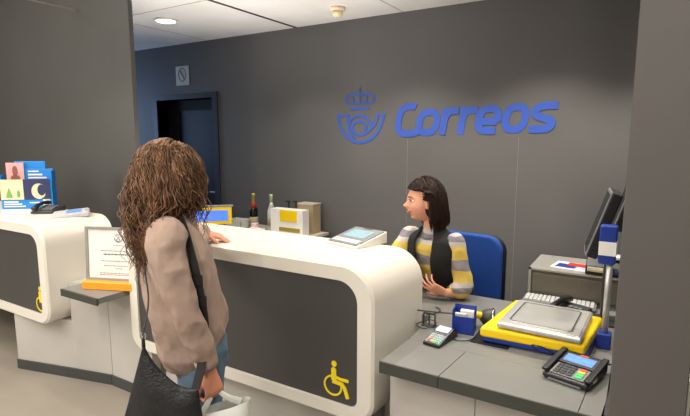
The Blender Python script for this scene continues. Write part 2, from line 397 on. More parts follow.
# ================================================================== COUNTERS
def wheelchair(parent, ox, oy, oz, s):
    bm = bmesh.new(); o = V((ox, oy, oz))
    def r(p, w_, t_, c=False): ribbon(bm, [(a * s, b * s) for a, b in p], w_ * s, o, UX, UZ, nn, t_, c)
    prism(bm, [(a * s, b * s) for a, b in arc(.42, .93, .085, .085, 0, 360, 20)[:-1]], o, UX, UZ, nn, .003)
    r(arc(.38, .29, .27, .27, 100, 385, 30), .055, .003)
    prism(bm, [(a * s, b * s) for a, b in [(.33, .46), (.33, .78), (.37, .82), (.44, .82), (.49, .77), (.49, .42)]], o, UX, UZ, nn, .0034)
    r([(.46, .56), (.62, .53), (.88, .53)], .08, .0038)
    r([(.36, .42), (.68, .40), (.76, .3), (.86, .03)], .11, .0042)
    link('accessibility_symbol', bm, 'yellow_sign', parent)
def counter(label, x0, x1, yf, yb, z0, z1, rad, sym, extra_back=0.0):
    t = thing('service_counter', label, 'counter', (0, 0, 0), 0, 'white rounded service counters')
    n = 10
    out = rrect(x0, x1, z0, z1, rad, n)
    fr = .082
    inn = rrect(x0 + fr, x1 - fr, z0 + fr * .88, z1 - fr * .92, (.045, rad[1] - .06, rad[2] - .06, .045), n)
    bm = bmesh.new(); N = len(out)
    def ring(poly, y, taper=0): return [bm.verts.new((p[0] + taper * (p[0] - x0) / (x1 - x0), y, p[1])) for p in poly]
    e = .012   # soft front edge
    o1 = ring([( (p[0] - (x0 + x1) / 2) * (1 - e / (x1 - x0) * 2) + (x0 + x1) / 2, (p[1] - (z0 + z1) / 2) * (1 - e / (z1 - z0) * 2) + (z0 + z1) / 2) for p in out], yf)
    o2 = ring(out, yf + e); o3 = ring(out, yb, extra_back)
    i1 = ring(inn, yf); i2 = ring(inn, yf + .02)
    for a, b in ((i2, i1), (i1, o1), (o1, o2), (o2, o3)):
        for k in range(N):
            j = (k + 1) % N; bm.faces.new((a[k], a[j], b[j], b[k]))
    bm.faces.new(o3); bm.faces.new(i2)
    s = link('shell', bm, 'white', t, True)
    s.data.set_sharp_from_angle(angle=radians(35))
    bm = bmesh.new()
    sm = rrect(x0 + fr + .003, x1 - fr - .003, z0 + fr * .88 + .003, z1 - fr * .92 - .003, (.043, rad[1] - .062, rad[2] - .062, .043), n)
    prism(bm, sm, V((0, yf + .019, 0)), UX, UZ, nn, .010); link('front_panel', bm, 'panel', t)
    if sym: wheelchair(t, sym[0], yf + .009, sym[1], sym[2])
    return t
main = counter('long white service counter between the two women, wheelchair symbol lower right', -2.66, -.955, 1.81, 2.27, .36, 1.10, (.12, .16, .16, .10), (-1.235, .462, .17), .035)
left = counter('white service counter at the far left below the blue leaflet rack', -5.6, -3.295, 1.655, 2.15, .41, 1.10, (.12, .15, .15, .10), (-3.475, .500, .17))
# pedestals
bm = bmesh.new(); box(bm, -2.5, -1.12, 1.93, 2.22, .08, .362); link('pedestal', bm, 'body', main)
B('plinth', 'plinth', -2.5, -1.12, 1.92, 2.22, 0, .08, main)
bm = bmesh.new(); prism(bm, [(-3.79, 1.665), (-3.29, 1.795), (-3.29, 2.12), (-3.79, 2.12)], V((0, 0, .07)), UX, UY, UZ, .345)
prism(bm, [(-3.29, 1.795), (-2.98, 1.87), (-2.98, 2.12), (-3.29, 2.12)], V((0, 0, .07)), UX, UY, UZ, .618); link('pedestal', bm, 'body', left)
bm = bmesh.new(); prism(bm, [(-3.79, 1.655), (-2.98, 1.86), (-2.98, 2.12), (-3.79, 2.12)], V((0, 0, 0)), UX, UY, UZ, .07); link('plinth', bm, 'plinth', left)
# low shelf between the counters
t = thing('low_worktop', 'low grey worktop between the counters carrying the framed certificate', 'worktop', (0, 0, 0))
B('top', 'top', -3.06, -2.68, 1.625, 2.2, .690, .725, t)
B('edge_band', 'edge', -3.061, -2.68, 1.615, 1.626, .682, .725, t)
B('base_panel', 'body', -2.975, -2.55, 1.87, 1.93, .07, .69, t)
B('plinth', 'plinth', -2.975, -2.55, 1.86, 1.92, 0, .07, t)
# clerk desk
t = thing('clerk_desk', 'grey topped clerk desk right of the long white counter', 'desk', (0, 0, 0))
DZ1 = .725
def slab(name, x0a, x1a, x0b, x1b, y0, y1, m, z0, z1):
    bm = bmesh.new(); prism(bm, [(x0a, y0), (x1a, y0), (x1b, y1), (x0b, y1)], V((0, 0, z0)), UX, UY, UZ, z1 - z0); return link(name, bm, m, t)
slab('top', -.893, -.636, -.883, -.615, 1.756, 2.03, 'top', DZ1 - .045, DZ1)
slab('top', -.633, -.136, -.612, -.12, 1.756, 2.03, 'top', DZ1 - .045, DZ1)
slab('top', -.133, -.066, -.117, -.05, 1.756, 2.03, 'top', DZ1 - .045, DZ1)
slab('top', -.883, -.05, -.90, -.035, 2.031, 2.36, 'top', DZ1 - .045, DZ1)
slab('top', -1.6, -.035, -1.6, -.035, 2.361, 2.83, 'top', DZ1 - .045, DZ1)
slab('edge_band', -.895, -.636, -.895, -.636, 1.748, 1.756, 'edge', DZ1 - .05, DZ1)
slab('edge_band', -.633, -.066, -.633, -.066, 1.748, 1.756, 'edge', DZ1 - .05, DZ1)
B('base_panel', 'body', -.90, -.52, 1.87, 1.89, .07, DZ1 - .045, t); B('base_panel', 'body', -.517, -.06, 1.87, 1.89, .07, DZ1 - .045, t)
B('plinth', 'plinth', -.90, -.06, 1.88, 1.90, 0, .07, t)
B('back_support', 'body', -1.55, -.06, 2.40, 2.42, 0, DZ1 - .045, t)
B('end_panel', 'black2', -.058, -.045, 1.78, 2.36, 0, DZ1, t)
# return unit behind the desk
t = thing('side_cabinet', 'low grey side cabinet behind the desk under keyboard and drawer unit', 'cabinet', (0, 0, 0))
B('body', 'wall_l', -.50, .75, 2.86, 3.45, 0, .69, t); B('top', 'top', -.52, .75, 2.85, 3.46, .69, .72, t)

# ================================================================== ITEMS ON THE LEFT COUNTER
t = thing('leaflet_rack', 'blue cardboard leaflet rack with pictures on the left counter', 'leaflet rack', (-4.20, 2.03, 1.10), 40)
B('back_board', 'bcard', -.17, .20, .06, .075, 0, .375, t, .004)
B('side_board', 'bcard', -.30, -.29, -.03, .07, 0, .27, t); B('side_board', 'bcard', .30, .31, -.03, .07, 0, .30, t)
B('back_board', 'bcard', -.08, .30, .035, .05, 0, .315, t, .004)
f = B('front_card', 'bcard', -.30, .31, -.04, -.02, 0, .20, t, .003)
B('base', 'bcard', -.29, .30, -.02, .06, 0, .02, t)
B('picture', 'cream', -.30, -.03, -.045, -.04, .075, .235, f)
bm = bmesh.new()
prism(bm, [(-.24, .09), (-.16, .09), (-.17, .12), (-.2, .17), (-.23, .12)], V((0, -.045, 0)), UX, UZ, nn, .002); link('tree_drawing', bm, 'green', f)
bm = bmesh.new(); prism(bm, arc(-.09, .12, .02, .03, 0, 360, 12)[:-1], V((0, -.045, 0)), UX, UZ, nn, .002)
link('tree_drawing', bm, 'green', f)
B('picture', 'navy', -.03, .29, -.045, -.04, .075, .235, f)
bm = bmesh.new()
prism(bm, arc(.15, .14, .085, .062, 60, 330, 24) + arc(.185, .15, .05, .045, 330, 60, 16), V((0, -.045, 0)), UX, UZ, nn, .002); link('moon_drawing', bm, 'cream', f)
B('picture', 'pink', -.25, -.04, .02, .03, .21, .365, t, .002)
bm = bmesh.new(); prism(bm, arc(-.145, .30, .032, .04, 0, 360, 18)[:-1], V((0, .019, 0)), UX, UZ, nn, .002); prism(bm, [(-.21, .22), (-.08, .22), (-.1, .26), (-.145, .275), (-.19, .26)], V((0, .019, 0)), UX, UZ, nn, .002)
link('portrait', bm, 'skinprint', t)
bm = bmesh.new()
for a, b, z, h in ((-.27, -.10, .052, .010), (-.27, -.06, .034, .010), (-.27, -.02, .016, .010)): box(bm, a, b, -.0435, -.04, z, z + h)
box(bm, .03, .15, -.0435, -.04, .045, .054); box(bm, .19, .28, -.0435, -.04, .015, .075)
link('white_print', bm, 'paper', f)
bm = bmesh.new()
for a, b, z, h in ((.0, .13, .29, .010), (.0, .17, .262, .014), (.0, .22, .238, .012)): box(bm, a, b, .031, .035, z, z + h)
link('white_print', bm, 'paper', t)
t.scale = (.62, .75, 1.0)

def handset(label, x, y, z, rz):
    t = thing('desk_telephone', label, 'telephone', (x, y, z), rz, 'desk telephones')
    bm = bmesh.new(); prism(bm, [(-.1, 0), (.1, 0), (.1, .045), (-.1, .02)], V((-.07, 0, 0)), UY, UZ, UX, .16); link('base', bm, 'black2', t, bevel=.006)
    bm = bmesh.new(); loft(bm, [((-.04, -.1, .04), .025, .018), ((-.04, -.05, .06), .017, .012), ((-.04, .03, .07), .017, .012), ((-.04, .1, .062), .026, .018)], seg=12); link('handset', bm, 'black', t, True)
    bm = bmesh.new()
    for i in range(3):
        for j in range(4): box(bm, .0 + i * .025, .018 + i * .025, -.07 + j * .03, -.05 + j * .03, .02 + (j + 1) * .006, .036 + j * .004)
    link('keypad', bm, 'grey', t)
    return t
handset('black desk telephone beside the blue leaflet rack', -3.86, 1.99, 1.10, 35)
def signer(name, label, x, y, z, rz, L=.25, W=.28, h0=.02, h1=.07, scr='screen', top='grey'):
    t = thing(name, label, 'signature terminal', (x, y, z), rz)
    bm = bmesh.new(); prism(bm, [(0, 0), (L, 0), (L, h1), (0, h0)], V((-W / 2, -L / 2, 0)), UY, UZ, UX, W); link('wedge_body', bm, 'white' if top != 'lgrey' else 'lgrey', t, bevel=.004)
    a = math.atan2(h1 - h0, L)
    mt = Matrix.Translation((0, -L / 2, h0)) @ Matrix.Rotation(a, 4, 'X')
    B('bezel', top, -W * .47, W * .47, .008, L - .008, -.002, .006, t, .002, mt)
    B('display', scr, -W * .33, W * .33, L * .38, L * .80, .0062, .0075, t, 0, mt)
    B('pad_strip', 'lgrey', -W * .40, W * .40, L * .10, L * .26, .0062, .0072, t, 0, mt)
    B('speaker_slot', 'black', -W * .12, W * .12, L * .90, L * .93, .0062, .0072, t, 0, mt)
    return t
signer('signature_terminal', 'grey and white signature terminal on the left counter by the telephone', -3.56, 2.0, 1.10, -32, .24, .25, .012, .03, 'blue2', 'lgrey')
signer('signature_terminal', 'wedge shaped signature terminal on the long counter near the clerk', -1.285, 2.235, 1.10, -14, .235, .225, .014, .062)

# framed certificate
t = thing('framed_certificate', 'silver framed certificate standing in an orange base on the low worktop', 'certificate', (-2.745, 1.815, .725), 22)
B('holder', 'orange', -.19, .19, -.05, .05, 0, .05, t, .006)
mt = Matrix.Rotation(radians(-3), 4, 'X')
bm = bmesh.new()
for b in ((-.185, -.17, .05, .385), (.17, .185, .05, .385), (-.17, .17, .37, .385), (-.17, .17, .05, .065)): box(bm, b[0], b[1], -.012, .004, b[2], b[3], mt)
link('frame', bm, 'silver', t)
p = B('page', 'paper', -.17, .17, -.006, .002, .065, .37, t, 0, mt)
bm = bmesh.new(); O = mt @ V((0, -.006, .318)); U2 = UX; V2 = mt.to_3x3() @ UZ; N2 = mt.to_3x3() @ nn
def em(pts): return [((q[0] - 183) * .00016, -(q[1] - 215) * .00016) for q in pts]
for pts in (C2([(50, 202), (60, 260), (90, 320), (135, 360), (185, 370), (240, 355), (285, 310), (312, 250), (322, 202)]), arc(180, 283, 55, 55, 0, 350, 14), [(128, 168), (236, 168)], C2([(112, 138), (100, 112), (145, 78), (184, 88), (222, 78), (266, 112), (254, 138)])):
    ribbon(bm, em(pts), .005, O, U2, V2, N2, .001)
link('emblem_print', bm, 'grey', p)
bm = bmesh.new()
for z, w_, h in ((.27, .03, .003), (.236, .10, .0035), (.212, .085, .007), (.172, .10, .003), (.142, .085, .003), (.125, .02, .003), (.095, .11, .003), (.085, .11, .003)):
    x = -w_
    while x < w_:
        l = random.uniform(.008, .02); box(bm, x, min(x + l, w_), -.0072, -.006, z, z + h, mt); x += l + .004
link('printed_lines', bm, 'ink', p)

t.scale = (1.22, 1, 1)
# ================================================================== CUSTOMER DISPLAY + BACK SHELF ITEMS
t = thing('customer_display', 'yellow framed customer display with lit blue screen behind the long counter', 'display', (-2.83, 2.72, 0), 42)
B('housing', 'black2', -.19, .12, -.02, .04, .995, 1.13, t, .004); B('face_plate', 'yellow', -.19, .12, -.028, -.02, .995, 1.13, t, .002)
B('screen', 'bluescr', -.165, .092, -.031, -.027, 1.022, 1.105, t)
B('top_cap', 'grey', -.20, .13, -.03, .045, 1.13, 1.138, t)
bm = bmesh.new(); tube(bm, [V((0, .01, .70)), V((0, .01, .99))], .016, 12); link('pole', bm, 'black2', t, True)
bm = bmesh.new(); lathe(bm, [(.07, .686), (.07, .70), (.02, .71)]); link('foot', bm, 'black', t, True)
t = thing('back_desk', 'second grey desk behind the long counter carrying the customer display', 'desk', (0, 0, 0))
B('top', 'top', -3.5, -2.4, 2.45, 3.0, .65, .685, t); B('side_panel', 'body', -3.5, -3.46, 2.47, 2.98, 0, .65, t); B('side_panel', 'body', -2.44, -2.4, 2.47, 2.98, 0, .65, t)
t = thing('back_cabinet', 'dark low cabinet against the back wall under bottles and boxes', 'cabinet', (0, 0, 0))
B('body', 'black2', -3.72, -2.72, 3.62, 4.04, 0, .70, t); B('top', 'wood', -3.74, -2.66, 3.60, 4.06, .70, .725, t)
ZS = .725
def bottle(x, y, label, body, neck, foil, R=.042, H=.36, red=True):
    t = thing('bottle', label, 'bottle', (x, y, ZS), 0, 'foil topped bottles on the back cabinet')
    bm = bmesh.new(); lathe(bm, [(R * .8, 0), (R, .01), (R, H * .52), (R * .8, H * .62), (R * .38, H * .74)], seg=20); link('body', bm, body, t, True)
    bm = bmesh.new(); lathe(bm, [(R * 1.01, H * .14), (R * 1.01, H * .36)], seg=20); link('label', bm, 'kraft', t, True)
    bm = bmesh.new(); lathe(bm, [(R * .86, H * .60), (R * .44, H * .73), (R * .40, H * .78)], seg=20); link('collar_foil', bm, foil, t, True)
    bm = bmesh.new(); lathe(bm, [(R * .41, H * .76), (R * .38, H * .93), (R * .44, H * .95), (R * .42, H)], seg=20); link('neck_foil', bm, neck, t, True)
bottle(-3.41, 3.8, 'dark sparkling wine bottle with red and gold foil on the back cabinet', 'glass_g', 'gold', 'red', H=.375)
bottle(-3.20, 3.83, 'clear bottle with pale green cap beside the dark wine bottle', 'clear', 'pgreen', 'clear', H=.375)
def pump(x, y, label):
    t = thing('pump_bottle', label, 'bottle', (x, y, ZS), 0, 'pump bottles behind the box')
    bm = bmesh.new(); lathe(bm, [(.03, 0), (.034, .01), (.034, .2), (.014, .235), (.014, .25)], seg=16); link('body', bm, 'black2', t, True)
    bm = bmesh.new(); lathe(bm, [(.008, .25), (.008, .30), (.014, .30), (.014, .315)], seg=12); box(bm, -.035, .01, -.007, .007, .303, .315); link('pump_head', bm, 'black', t)
pump(-3.02, 3.885, 'left black pump bottle behind the white and yellow box')
pump(-2.93, 3.885, 'right black pump bottle behind the white and yellow box')
t = thing('parcel_box', 'white and yellow display box on the back cabinet beside the bottles', 'box', (-2.93, 3.78, ZS))
B('carton', 'paper', -.20, .19, -.05, .06, 0, .25, t, .003); B('yellow_card', 'yellow', -.08, .125, -.056, -.05, .135, .245, t)
B('yellow_band', 'gold', -.09, .16, -.056, -.05, .035, .075, t)
t = thing('kraft_box', 'brown kraft box behind the white and yellow display box', 'box', (-2.79, 3.98, ZS))
B('carton', 'kraft', -.15, .05, -.08, .06, 0, .285, t, .003); B('lid', 'wood', -.155, .055, -.085, .065, .285, .295, t)
t = thing('clear_tray', 'pale clear plastic tray at the left end of the back cabinet', 'tray', (-3.58, 3.75, ZS))
bm = bmesh.new()
for b in ((-.1, .11, -.08, -.075, 0, .1), (-.1, .11, .075, .08, 0, .1), (-.1, -.095, -.08, .08, 0, .1), (.105, .11, -.08, .08, 0, .1), (-.1, .11, -.08, .08, 0, .005)): box(bm, *b)
link('tray', bm, 'clear', t); B('paper_stack', 'paper', -.08, .09, -.06, .06, .006, .07, t)
t = thing('small_carton', 'small white carton with a yellow patch in front of the bottles', 'box', (-3.235, 3.64, ZS))
B('carton', 'paper', -.08, .08, -.03, .03, 0, .055, t, .002); B('yellow_patch', 'orange', -.05, .05, -.033, -.03, .008, .035, t)
t = thing('round_jar', 'squat reddish jar standing right of the wine bottle', 'jar', (-3.32, 3.71, ZS))
bm = bmesh.new(); lathe(bm, [(.035, 0), (.045, .015), (.045, .06), (.035, .07)], seg=18); link('jar_body', bm, 'pink', t, True)
bm = bmesh.new(); lathe(bm, [(.038, .07), (.038, .09)], seg=18); link('lid', bm, 'clear', t, True)

# ================================================================== ITEMS ON THE CLERK DESK
def keys(t, x0, x1, y0, y1, z, nx, ny, m, name='keypad', h=.004, mt=None):
    bm = bmesh.new(); dx = (x1 - x0) / nx; dy = (y1 - y0) / ny
    for i in range(nx):
        for j in range(ny): box(bm, x0 + i * dx + dx * .1, x0 + (i + 1) * dx - dx * .1, y0 + j * dy + dy * .12, y0 + (j + 1) * dy - dy * .12, z, z + h, mt)
    return link(name, bm, m, t)
# small PIN pad
t = thing('pin_pad', 'small black card reader with lavender screen beside the long counter', 'card reader', (-.752, 2.09, DZ1), -8)
t.scale = (.93, .9, .95)
bm = bmesh.new(); prism(bm, [(-.1, 0), (.1, 0), (.105, .03), (.06, .052), (-.02, .032), (-.1, .016)], V((-.045, 0, 0)), UY, UZ, UX, .09); link('housing', bm, 'black', t, bevel=.005)
a = math.atan2(.020, .08); mt = Matrix.Translation((0, -.02, .032)) @ Matrix.Rotation(a, 4, 'X')
B('screen', 'lav', -.034, .034, .03, .078, .0005, .003, t, 0, mt)
a = math.atan2(.016, .08); mt = Matrix.Translation((0, -.1, .016)) @ Matrix.Rotation(a, 4, 'X')
B('key_plate', 'spade', -.036, .036, .012, .085, .0, .002, t, 0, mt)
keys(t, -.033, .033, .028, .085, .002, 3, 3, 'key', mt=mt)
for i, m_ in enumerate(('red_key', 'yel_key', 'green_key')): keys(t, -.033 + .022 * i, -.011 + .022 * i, .013, .027, .002, 1, 1, m_, 'function_key', mt=mt)
# large PIN terminal
t = thing('payment_terminal', 'large black signature payment terminal with colour keys by the pillar', 'card terminal', (-.175, 2.045, DZ1), -14)
bm = bmesh.new(); prism(bm, [(-.115, .008), (-.1, 0), (.1, 0), (.11, .02), (.11, .05), (-.115, .026)], V((-.085, 0, 0)), UY, UZ, UX, .17); link('housing', bm, 'black', t, bevel=.008)
mt = Matrix.Translation((0, -.115, .0265)) @ Matrix.Rotation(math.atan2(.024, .225), 4, 'X')
B('side_rail', 'black', -.092, -.068, .01, .215, .0, .014, t, .005, mt); B('side_rail', 'black', .068, .092, .01, .215, .0, .014, t, .005, mt)
B('screen_bezel', 'black2', -.066, .066, .11, .2, .0, .005, t, .002, mt); B('screen', 'blue2', -.055, .055, .125, .185, .005, .0065, t, 0, mt)
B('red_badge', 'red_key', -.012, .02, .19, .198, .005, .007, t, 0, mt)
B('key_plate', 'grey', -.062, .062, .015, .1, .0, .003, t, 0, mt)
keys(t, -.055, .018, .02, .097, .003, 3, 4, 'black2', mt=mt)
for i, m_ in enumerate(('green_key', 'green_key', 'yel_key', 'red_key')): keys(t, .024, .055, .02 + .0193 * i, .0393 + .0193 * i, .003, 1, 1, m_, 'function_key', mt=mt)
B('front_lip', 'grey', -.06, .06, -.118, -.112, .006, .012, t); B('barcode_label', 'paper', .0852, .0866, -.06, -.02, .012, .034, t)
bm = bmesh.new(); tube(bm, catmull([(.05, .10, .03), (.10, .12, .035), (.13, .13, .02), (.17, .16, .006)], 6), .004); link('cable', bm, 'black', t, True)
# parcel scale
t = thing('parcel_scale', 'yellow and blue parcel scale with square steel plate on the desk', 'scale', (-.35, 2.40, DZ1), -2)
bm = bmesh.new(); prism(bm, [(-.235, -.245), (.20, -.215), (.225, .2), (-.2, .25)], V((0, 0, .028)), UX, UY, UZ, .046)
link('yellow_base', bm, 'yellow', t, bevel=.012)
bm = bmesh.new(); prism(bm, [(-.225, -.235), (.205, -.208), (.225, .2), (-.19, .24)], V((0, 0, .006)), UX, UY, UZ, .024); link('blue_foot', bm, 'blue', t, bevel=.005)
B('plate_edge', 'steel', -.165, .185, -.225, .16, .080, .104, t, .008)
B('steel_plate', 'steel', -.155, .175, -.215, .15, .104, .108, t, .003)
B('plate_recess', mat('dull_steel', (172, 172, 168), .45, .55, .06, 12), -.115, .135, -.175, .11, .1081, .1096, t, .001)
bm = bmesh.new(); ribbon(bm, rrect(-.12, .14, -.18, .115, .02), .006, V((0, 0, .108)), UX, UY, UZ, .0035, True); link('plate_rim', bm, 'chrome', t)
for i in range(4):
    bm = bmesh.new(); prism(bm, arc((-.13, .13)[i % 2], (-.12, .12)[i // 2], .02, .02, 0, 360, 12)[:-1], V((0, 0, .072)), UX, UY, UZ, .010)
    link('plate_post', bm, 'black', t)
bm = bmesh.new(); tube(bm, catmull([(.02, -.23, .012), (.0, -.27, .05), (.04, -.275, .055), (.08, -.25, .03), (.1, -.235, .01)], 6), .003); link('cable', bm, 'black', t, True)
bm = bmesh.new(); box(bm, -.27, -.1, -.255, .1, 0, .004); tag(link('rubber_mat', bm, 'black', None, loc=(-.36, 2.40, DZ1)), 'black rubber mat showing beside the parcel scale', 'mat')
# pole with indicator
t = thing('indicator_pole', 'steel pole with blue indicator head beside the parcel scale', 'pole', (-.100, 2.40, DZ1))
B('base', 'blue', -.03, .028, -.03, .03, 0, .07, t, .006)
bm = bmesh.new(); tube(bm, [V((0, 0, .06)), V((-.0, 0, .44))], .0135, 14); link('pole', bm, 'steel', t, True)
bm = bmesh.new(); prism(bm, rrect(-.046, .022, .385, .555, .01), V((0, -.03, 0)), UX, UZ, UY, .06); link('indicator_head', bm, 'blue', t, bevel=.006)
B('white_label', 'paper', -.046, .022, -.034, -.030, .425, .485, t); B('white_label', 'paper', .0225, .0235, -.02, .02, .425, .485, t)
# scanner holder and scanner
t = thing('scanner_holder', 'open blue plastic box in the middle of the desk with papers', 'box', (-.692, 2.25, DZ1), 8)
bm = bmesh.new()
for b in ((-.052, .052, -.035, -.031, 0, .085), (-.052, .052, .031, .035, 0, .125), (-.052, -.048, -.035, .035, 0, .115), (.048, .052, -.035, .035, 0, .085), (-.05, .05, -.035, .035, 0, .004)): box(bm, *b)
link('box_body', bm, 'blue', t)
B('card_stack', 'paper', -.02, .042, .0, .028, .005, .105, t); B('card_stack', 'lgrey', -.042, .01, -.022, -.004, .005, .095, t)
t = thing('barcode_scanner', 'yellow and black barcode scanner leaning behind the blue box', 'scanner', (-.640, 2.36, DZ1), 0)
bm = bmesh.new(); loft(bm, [((-.07, -.05, .06), .016, .014), ((-.035, -.03, .066), .017, .016), ((.0, -.01, .06), .02, .018)], seg=14); link('handle', bm, 'yellow', t, True)
bm = bmesh.new(); loft(bm, [((.0, -.01, .062), .022, .024), ((.02, .0, .054), .036, .040), ((.045, .01, .048), .044, .050), ((.052, .012, .046), .040, .046)], seg=18, dome=False); link('scanner_head', bm, 'black2', t, True)
bm = bmesh.new(); loft(bm, [((.044, .01, .048), .046, .052), ((.052, .0125, .047), .046, .052)], seg=20, dome=False); link('chrome_rim', bm, 'chrome', t, True)
bm = bmesh.new(); loft(bm, [((.050, .012, .047), .038, .044), ((.056, .014, .046), .036, .042)], seg=20, dome=False); link('window', bm, 'black', t, True)
bm = bmesh.new()
tube(bm, catmull([(-.93, 2.22, .80), (-.86, 2.24, .798), (-.80, 2.25, .80), (-.74, 2.27, .80)], 6), .004, 6)
tag(link('scanner_cable', bm, 'black2', None, True), 'thin grey stiff cable running from the counter to the blue box', 'cable')
bm = bmesh.new()
tube(bm, catmull([(-.92, 2.20, .735), (-.88, 2.28, .738), (-.83, 2.24, .742), (-.86, 2.16, .736), (-.91, 2.18, .736)], 6), .0028, 6)
tag(link('loose_cable', bm, 'black', None, True), 'thin black cable looped behind the small card reader', 'cable', 'loose black cables on the desk')
bm = bmesh.new(); tube(bm, catmull([(-.72, 2.17, .731), (-.69, 2.12, .731), (-.64, 2.14, .731), (-.62, 2.2, .731)], 6), .0025, 6)
tag(link('loose_cable', bm, 'black', None, True), 'thin black cable curling in front of the open blue box', 'cable', 'loose black cables on the desk')
bm = bmesh.new(); tube(bm, catmull([(-.93, 2.5, .731), (-.89, 2.46, .731), (-.9, 2.4, .731), (-.93, 2.36, .731)], 6), .003, 6)
tag(link('loose_cable', bm, 'black', None, True), 'thin black cable on the desk near the hands of the clerk', 'cable', 'loose black cables on the desk')
t = thing('cable_stand', 'small dark wire stand on the desk behind the small card reader', 'stand', (-.865, 2.235, DZ1))
bm = bmesh.new()
for x in (-.03, .0, .03): box(bm, x - .003, x + .003, -.003, .003, 0, .06)
box(bm, -.03, .03, -.004, .004, .06, .066); box(bm, -.035, .035, -.02, .02, 0, .004)
link('frame', bm, 'black2', t)

# keyboard, drawer unit, printer, telephone, monitors on the side cabinet
ZC = .72
t = thing('keyboard', 'grey computer keyboard behind the parcel scale', 'keyboard', (-.42, 2.925, ZC), 2)
B('tray', 'grey', -.13, .25, -.07, .07, 0, .02, t, .003); keys(t, -.12, .24, -.06, .06, .021, 16, 5, 'lgrey', 'keys', .008)
t = thing('drawer_unit', 'beige metal drawer unit behind the keyboard against the back wall', 'drawer unit', (-.17, 2.90, ZC))
bm = bmesh.new(); zt = .175
box(bm, -.37, .45, 0.12, .49, .0, zt - .01); link('body', bm, mat('beige_metal', (104, 98, 88), .45, .3, .04), t)
bm = bmesh.new(); box(bm, -.375, .455, .10, .50, zt - .01, zt); box(bm, -.375, -.36, .10, .12, 0, zt); box(bm, .44, .455, .10, .12, 0, zt); link('rim', bm, 'silver', t)
B('drawer_front', 'beige', -.355, .435, .108, .118, .02, zt - .03, t, .003)
t = thing('printed_leaflet', 'red and blue printed leaflet lying on the drawer unit', 'leaflet', (-.33, 3.15, ZC + zt), -8)
B('sheet', 'paper', -.10, .12, -.08, .09, 0, .004, t); B('blue_print', 'blue', -.08, .03, -.06, .04, .004, .0048, t); B('red_print', 'red', -.03, .11, -.0, .08, .0049, .0055, t)
B('violet_print', 'lav', .02, .11, -.06, .0, .004, .0048, t)
t = thing('receipt_printer', 'black receipt printer at the right end of the drawer unit', 'printer', (-.045, 3.07, ZC + zt))
bm = bmesh.new(); prism(bm, [(-.06, 0), (.12, 0), (.12, .09), (.0, .09), (-.06, .05)], V((-.20, 0, 0)), UY, UZ, UX, .36); link('housing', bm, 'black', t, bevel=.006)
B('chrome_bar', 'chrome', -.19, .15, -.066, -.058, .02, .05, t, .002); B('paper_curl', 'paper', -.06, .06, -.02, .05, .09, .11, t, .006)
handset('dark desk telephone at the foot of the steel pole behind the scale', -.30, 2.75, DZ1, -20)
def monitor(label, x, y, z, rz, tilt, w_, h, lift=.12):
    t = thing('computer_monitor', label, 'monitor', (x, y, z), rz, 'dark monitors by the pillar')
    mt = Matrix.Translation((0, 0, lift)) @ Matrix.Rotation(radians(tilt), 4, 'X')
    B('housing', 'black', -w_ / 2, w_ / 2, 0, .045, 0, h, t, .006, mt); B('front_bezel', 'grey', -w_ / 2, w_ / 2, -.008, 0, 0, h, t, .002, mt)
    B('screen', 'black', -w_ / 2 + .015, w_ / 2 - .015, -.0095, -.0075, .015, h - .015, t, 0, mt)
    B('stand_neck', 'black2', -.03, .03, .085, .12, .0, lift + .15, t, .004); B('stand_foot', 'black2', -.08, .08, .04, .17, 0, .012, t, .004)
monitor('nearer dark computer monitor tilted beside the pillar', -.225, 2.74, DZ1, -84, -17, .26, .33, .36)
monitor('farther dark computer monitor rising behind the nearer one by the pillar', -.14, 3.30, ZC + zt, -84, -17, .26, .34, .24)
t = thing('monitor_bench', 'dark bench behind the pillar holding the nearer monitor', 'bench', (0, 0, 0))
B('top', 'top', -.03, .8, 2.3, 2.84, DZ1 - .045, DZ1, t); B('side_panel', 'black2', .76, .8, 2.3, 2.84, 0, DZ1 - .045, t); B('side_panel', 'black2', -.03, -.0, 2.38, 2.84, 0, DZ1 - .045, t)

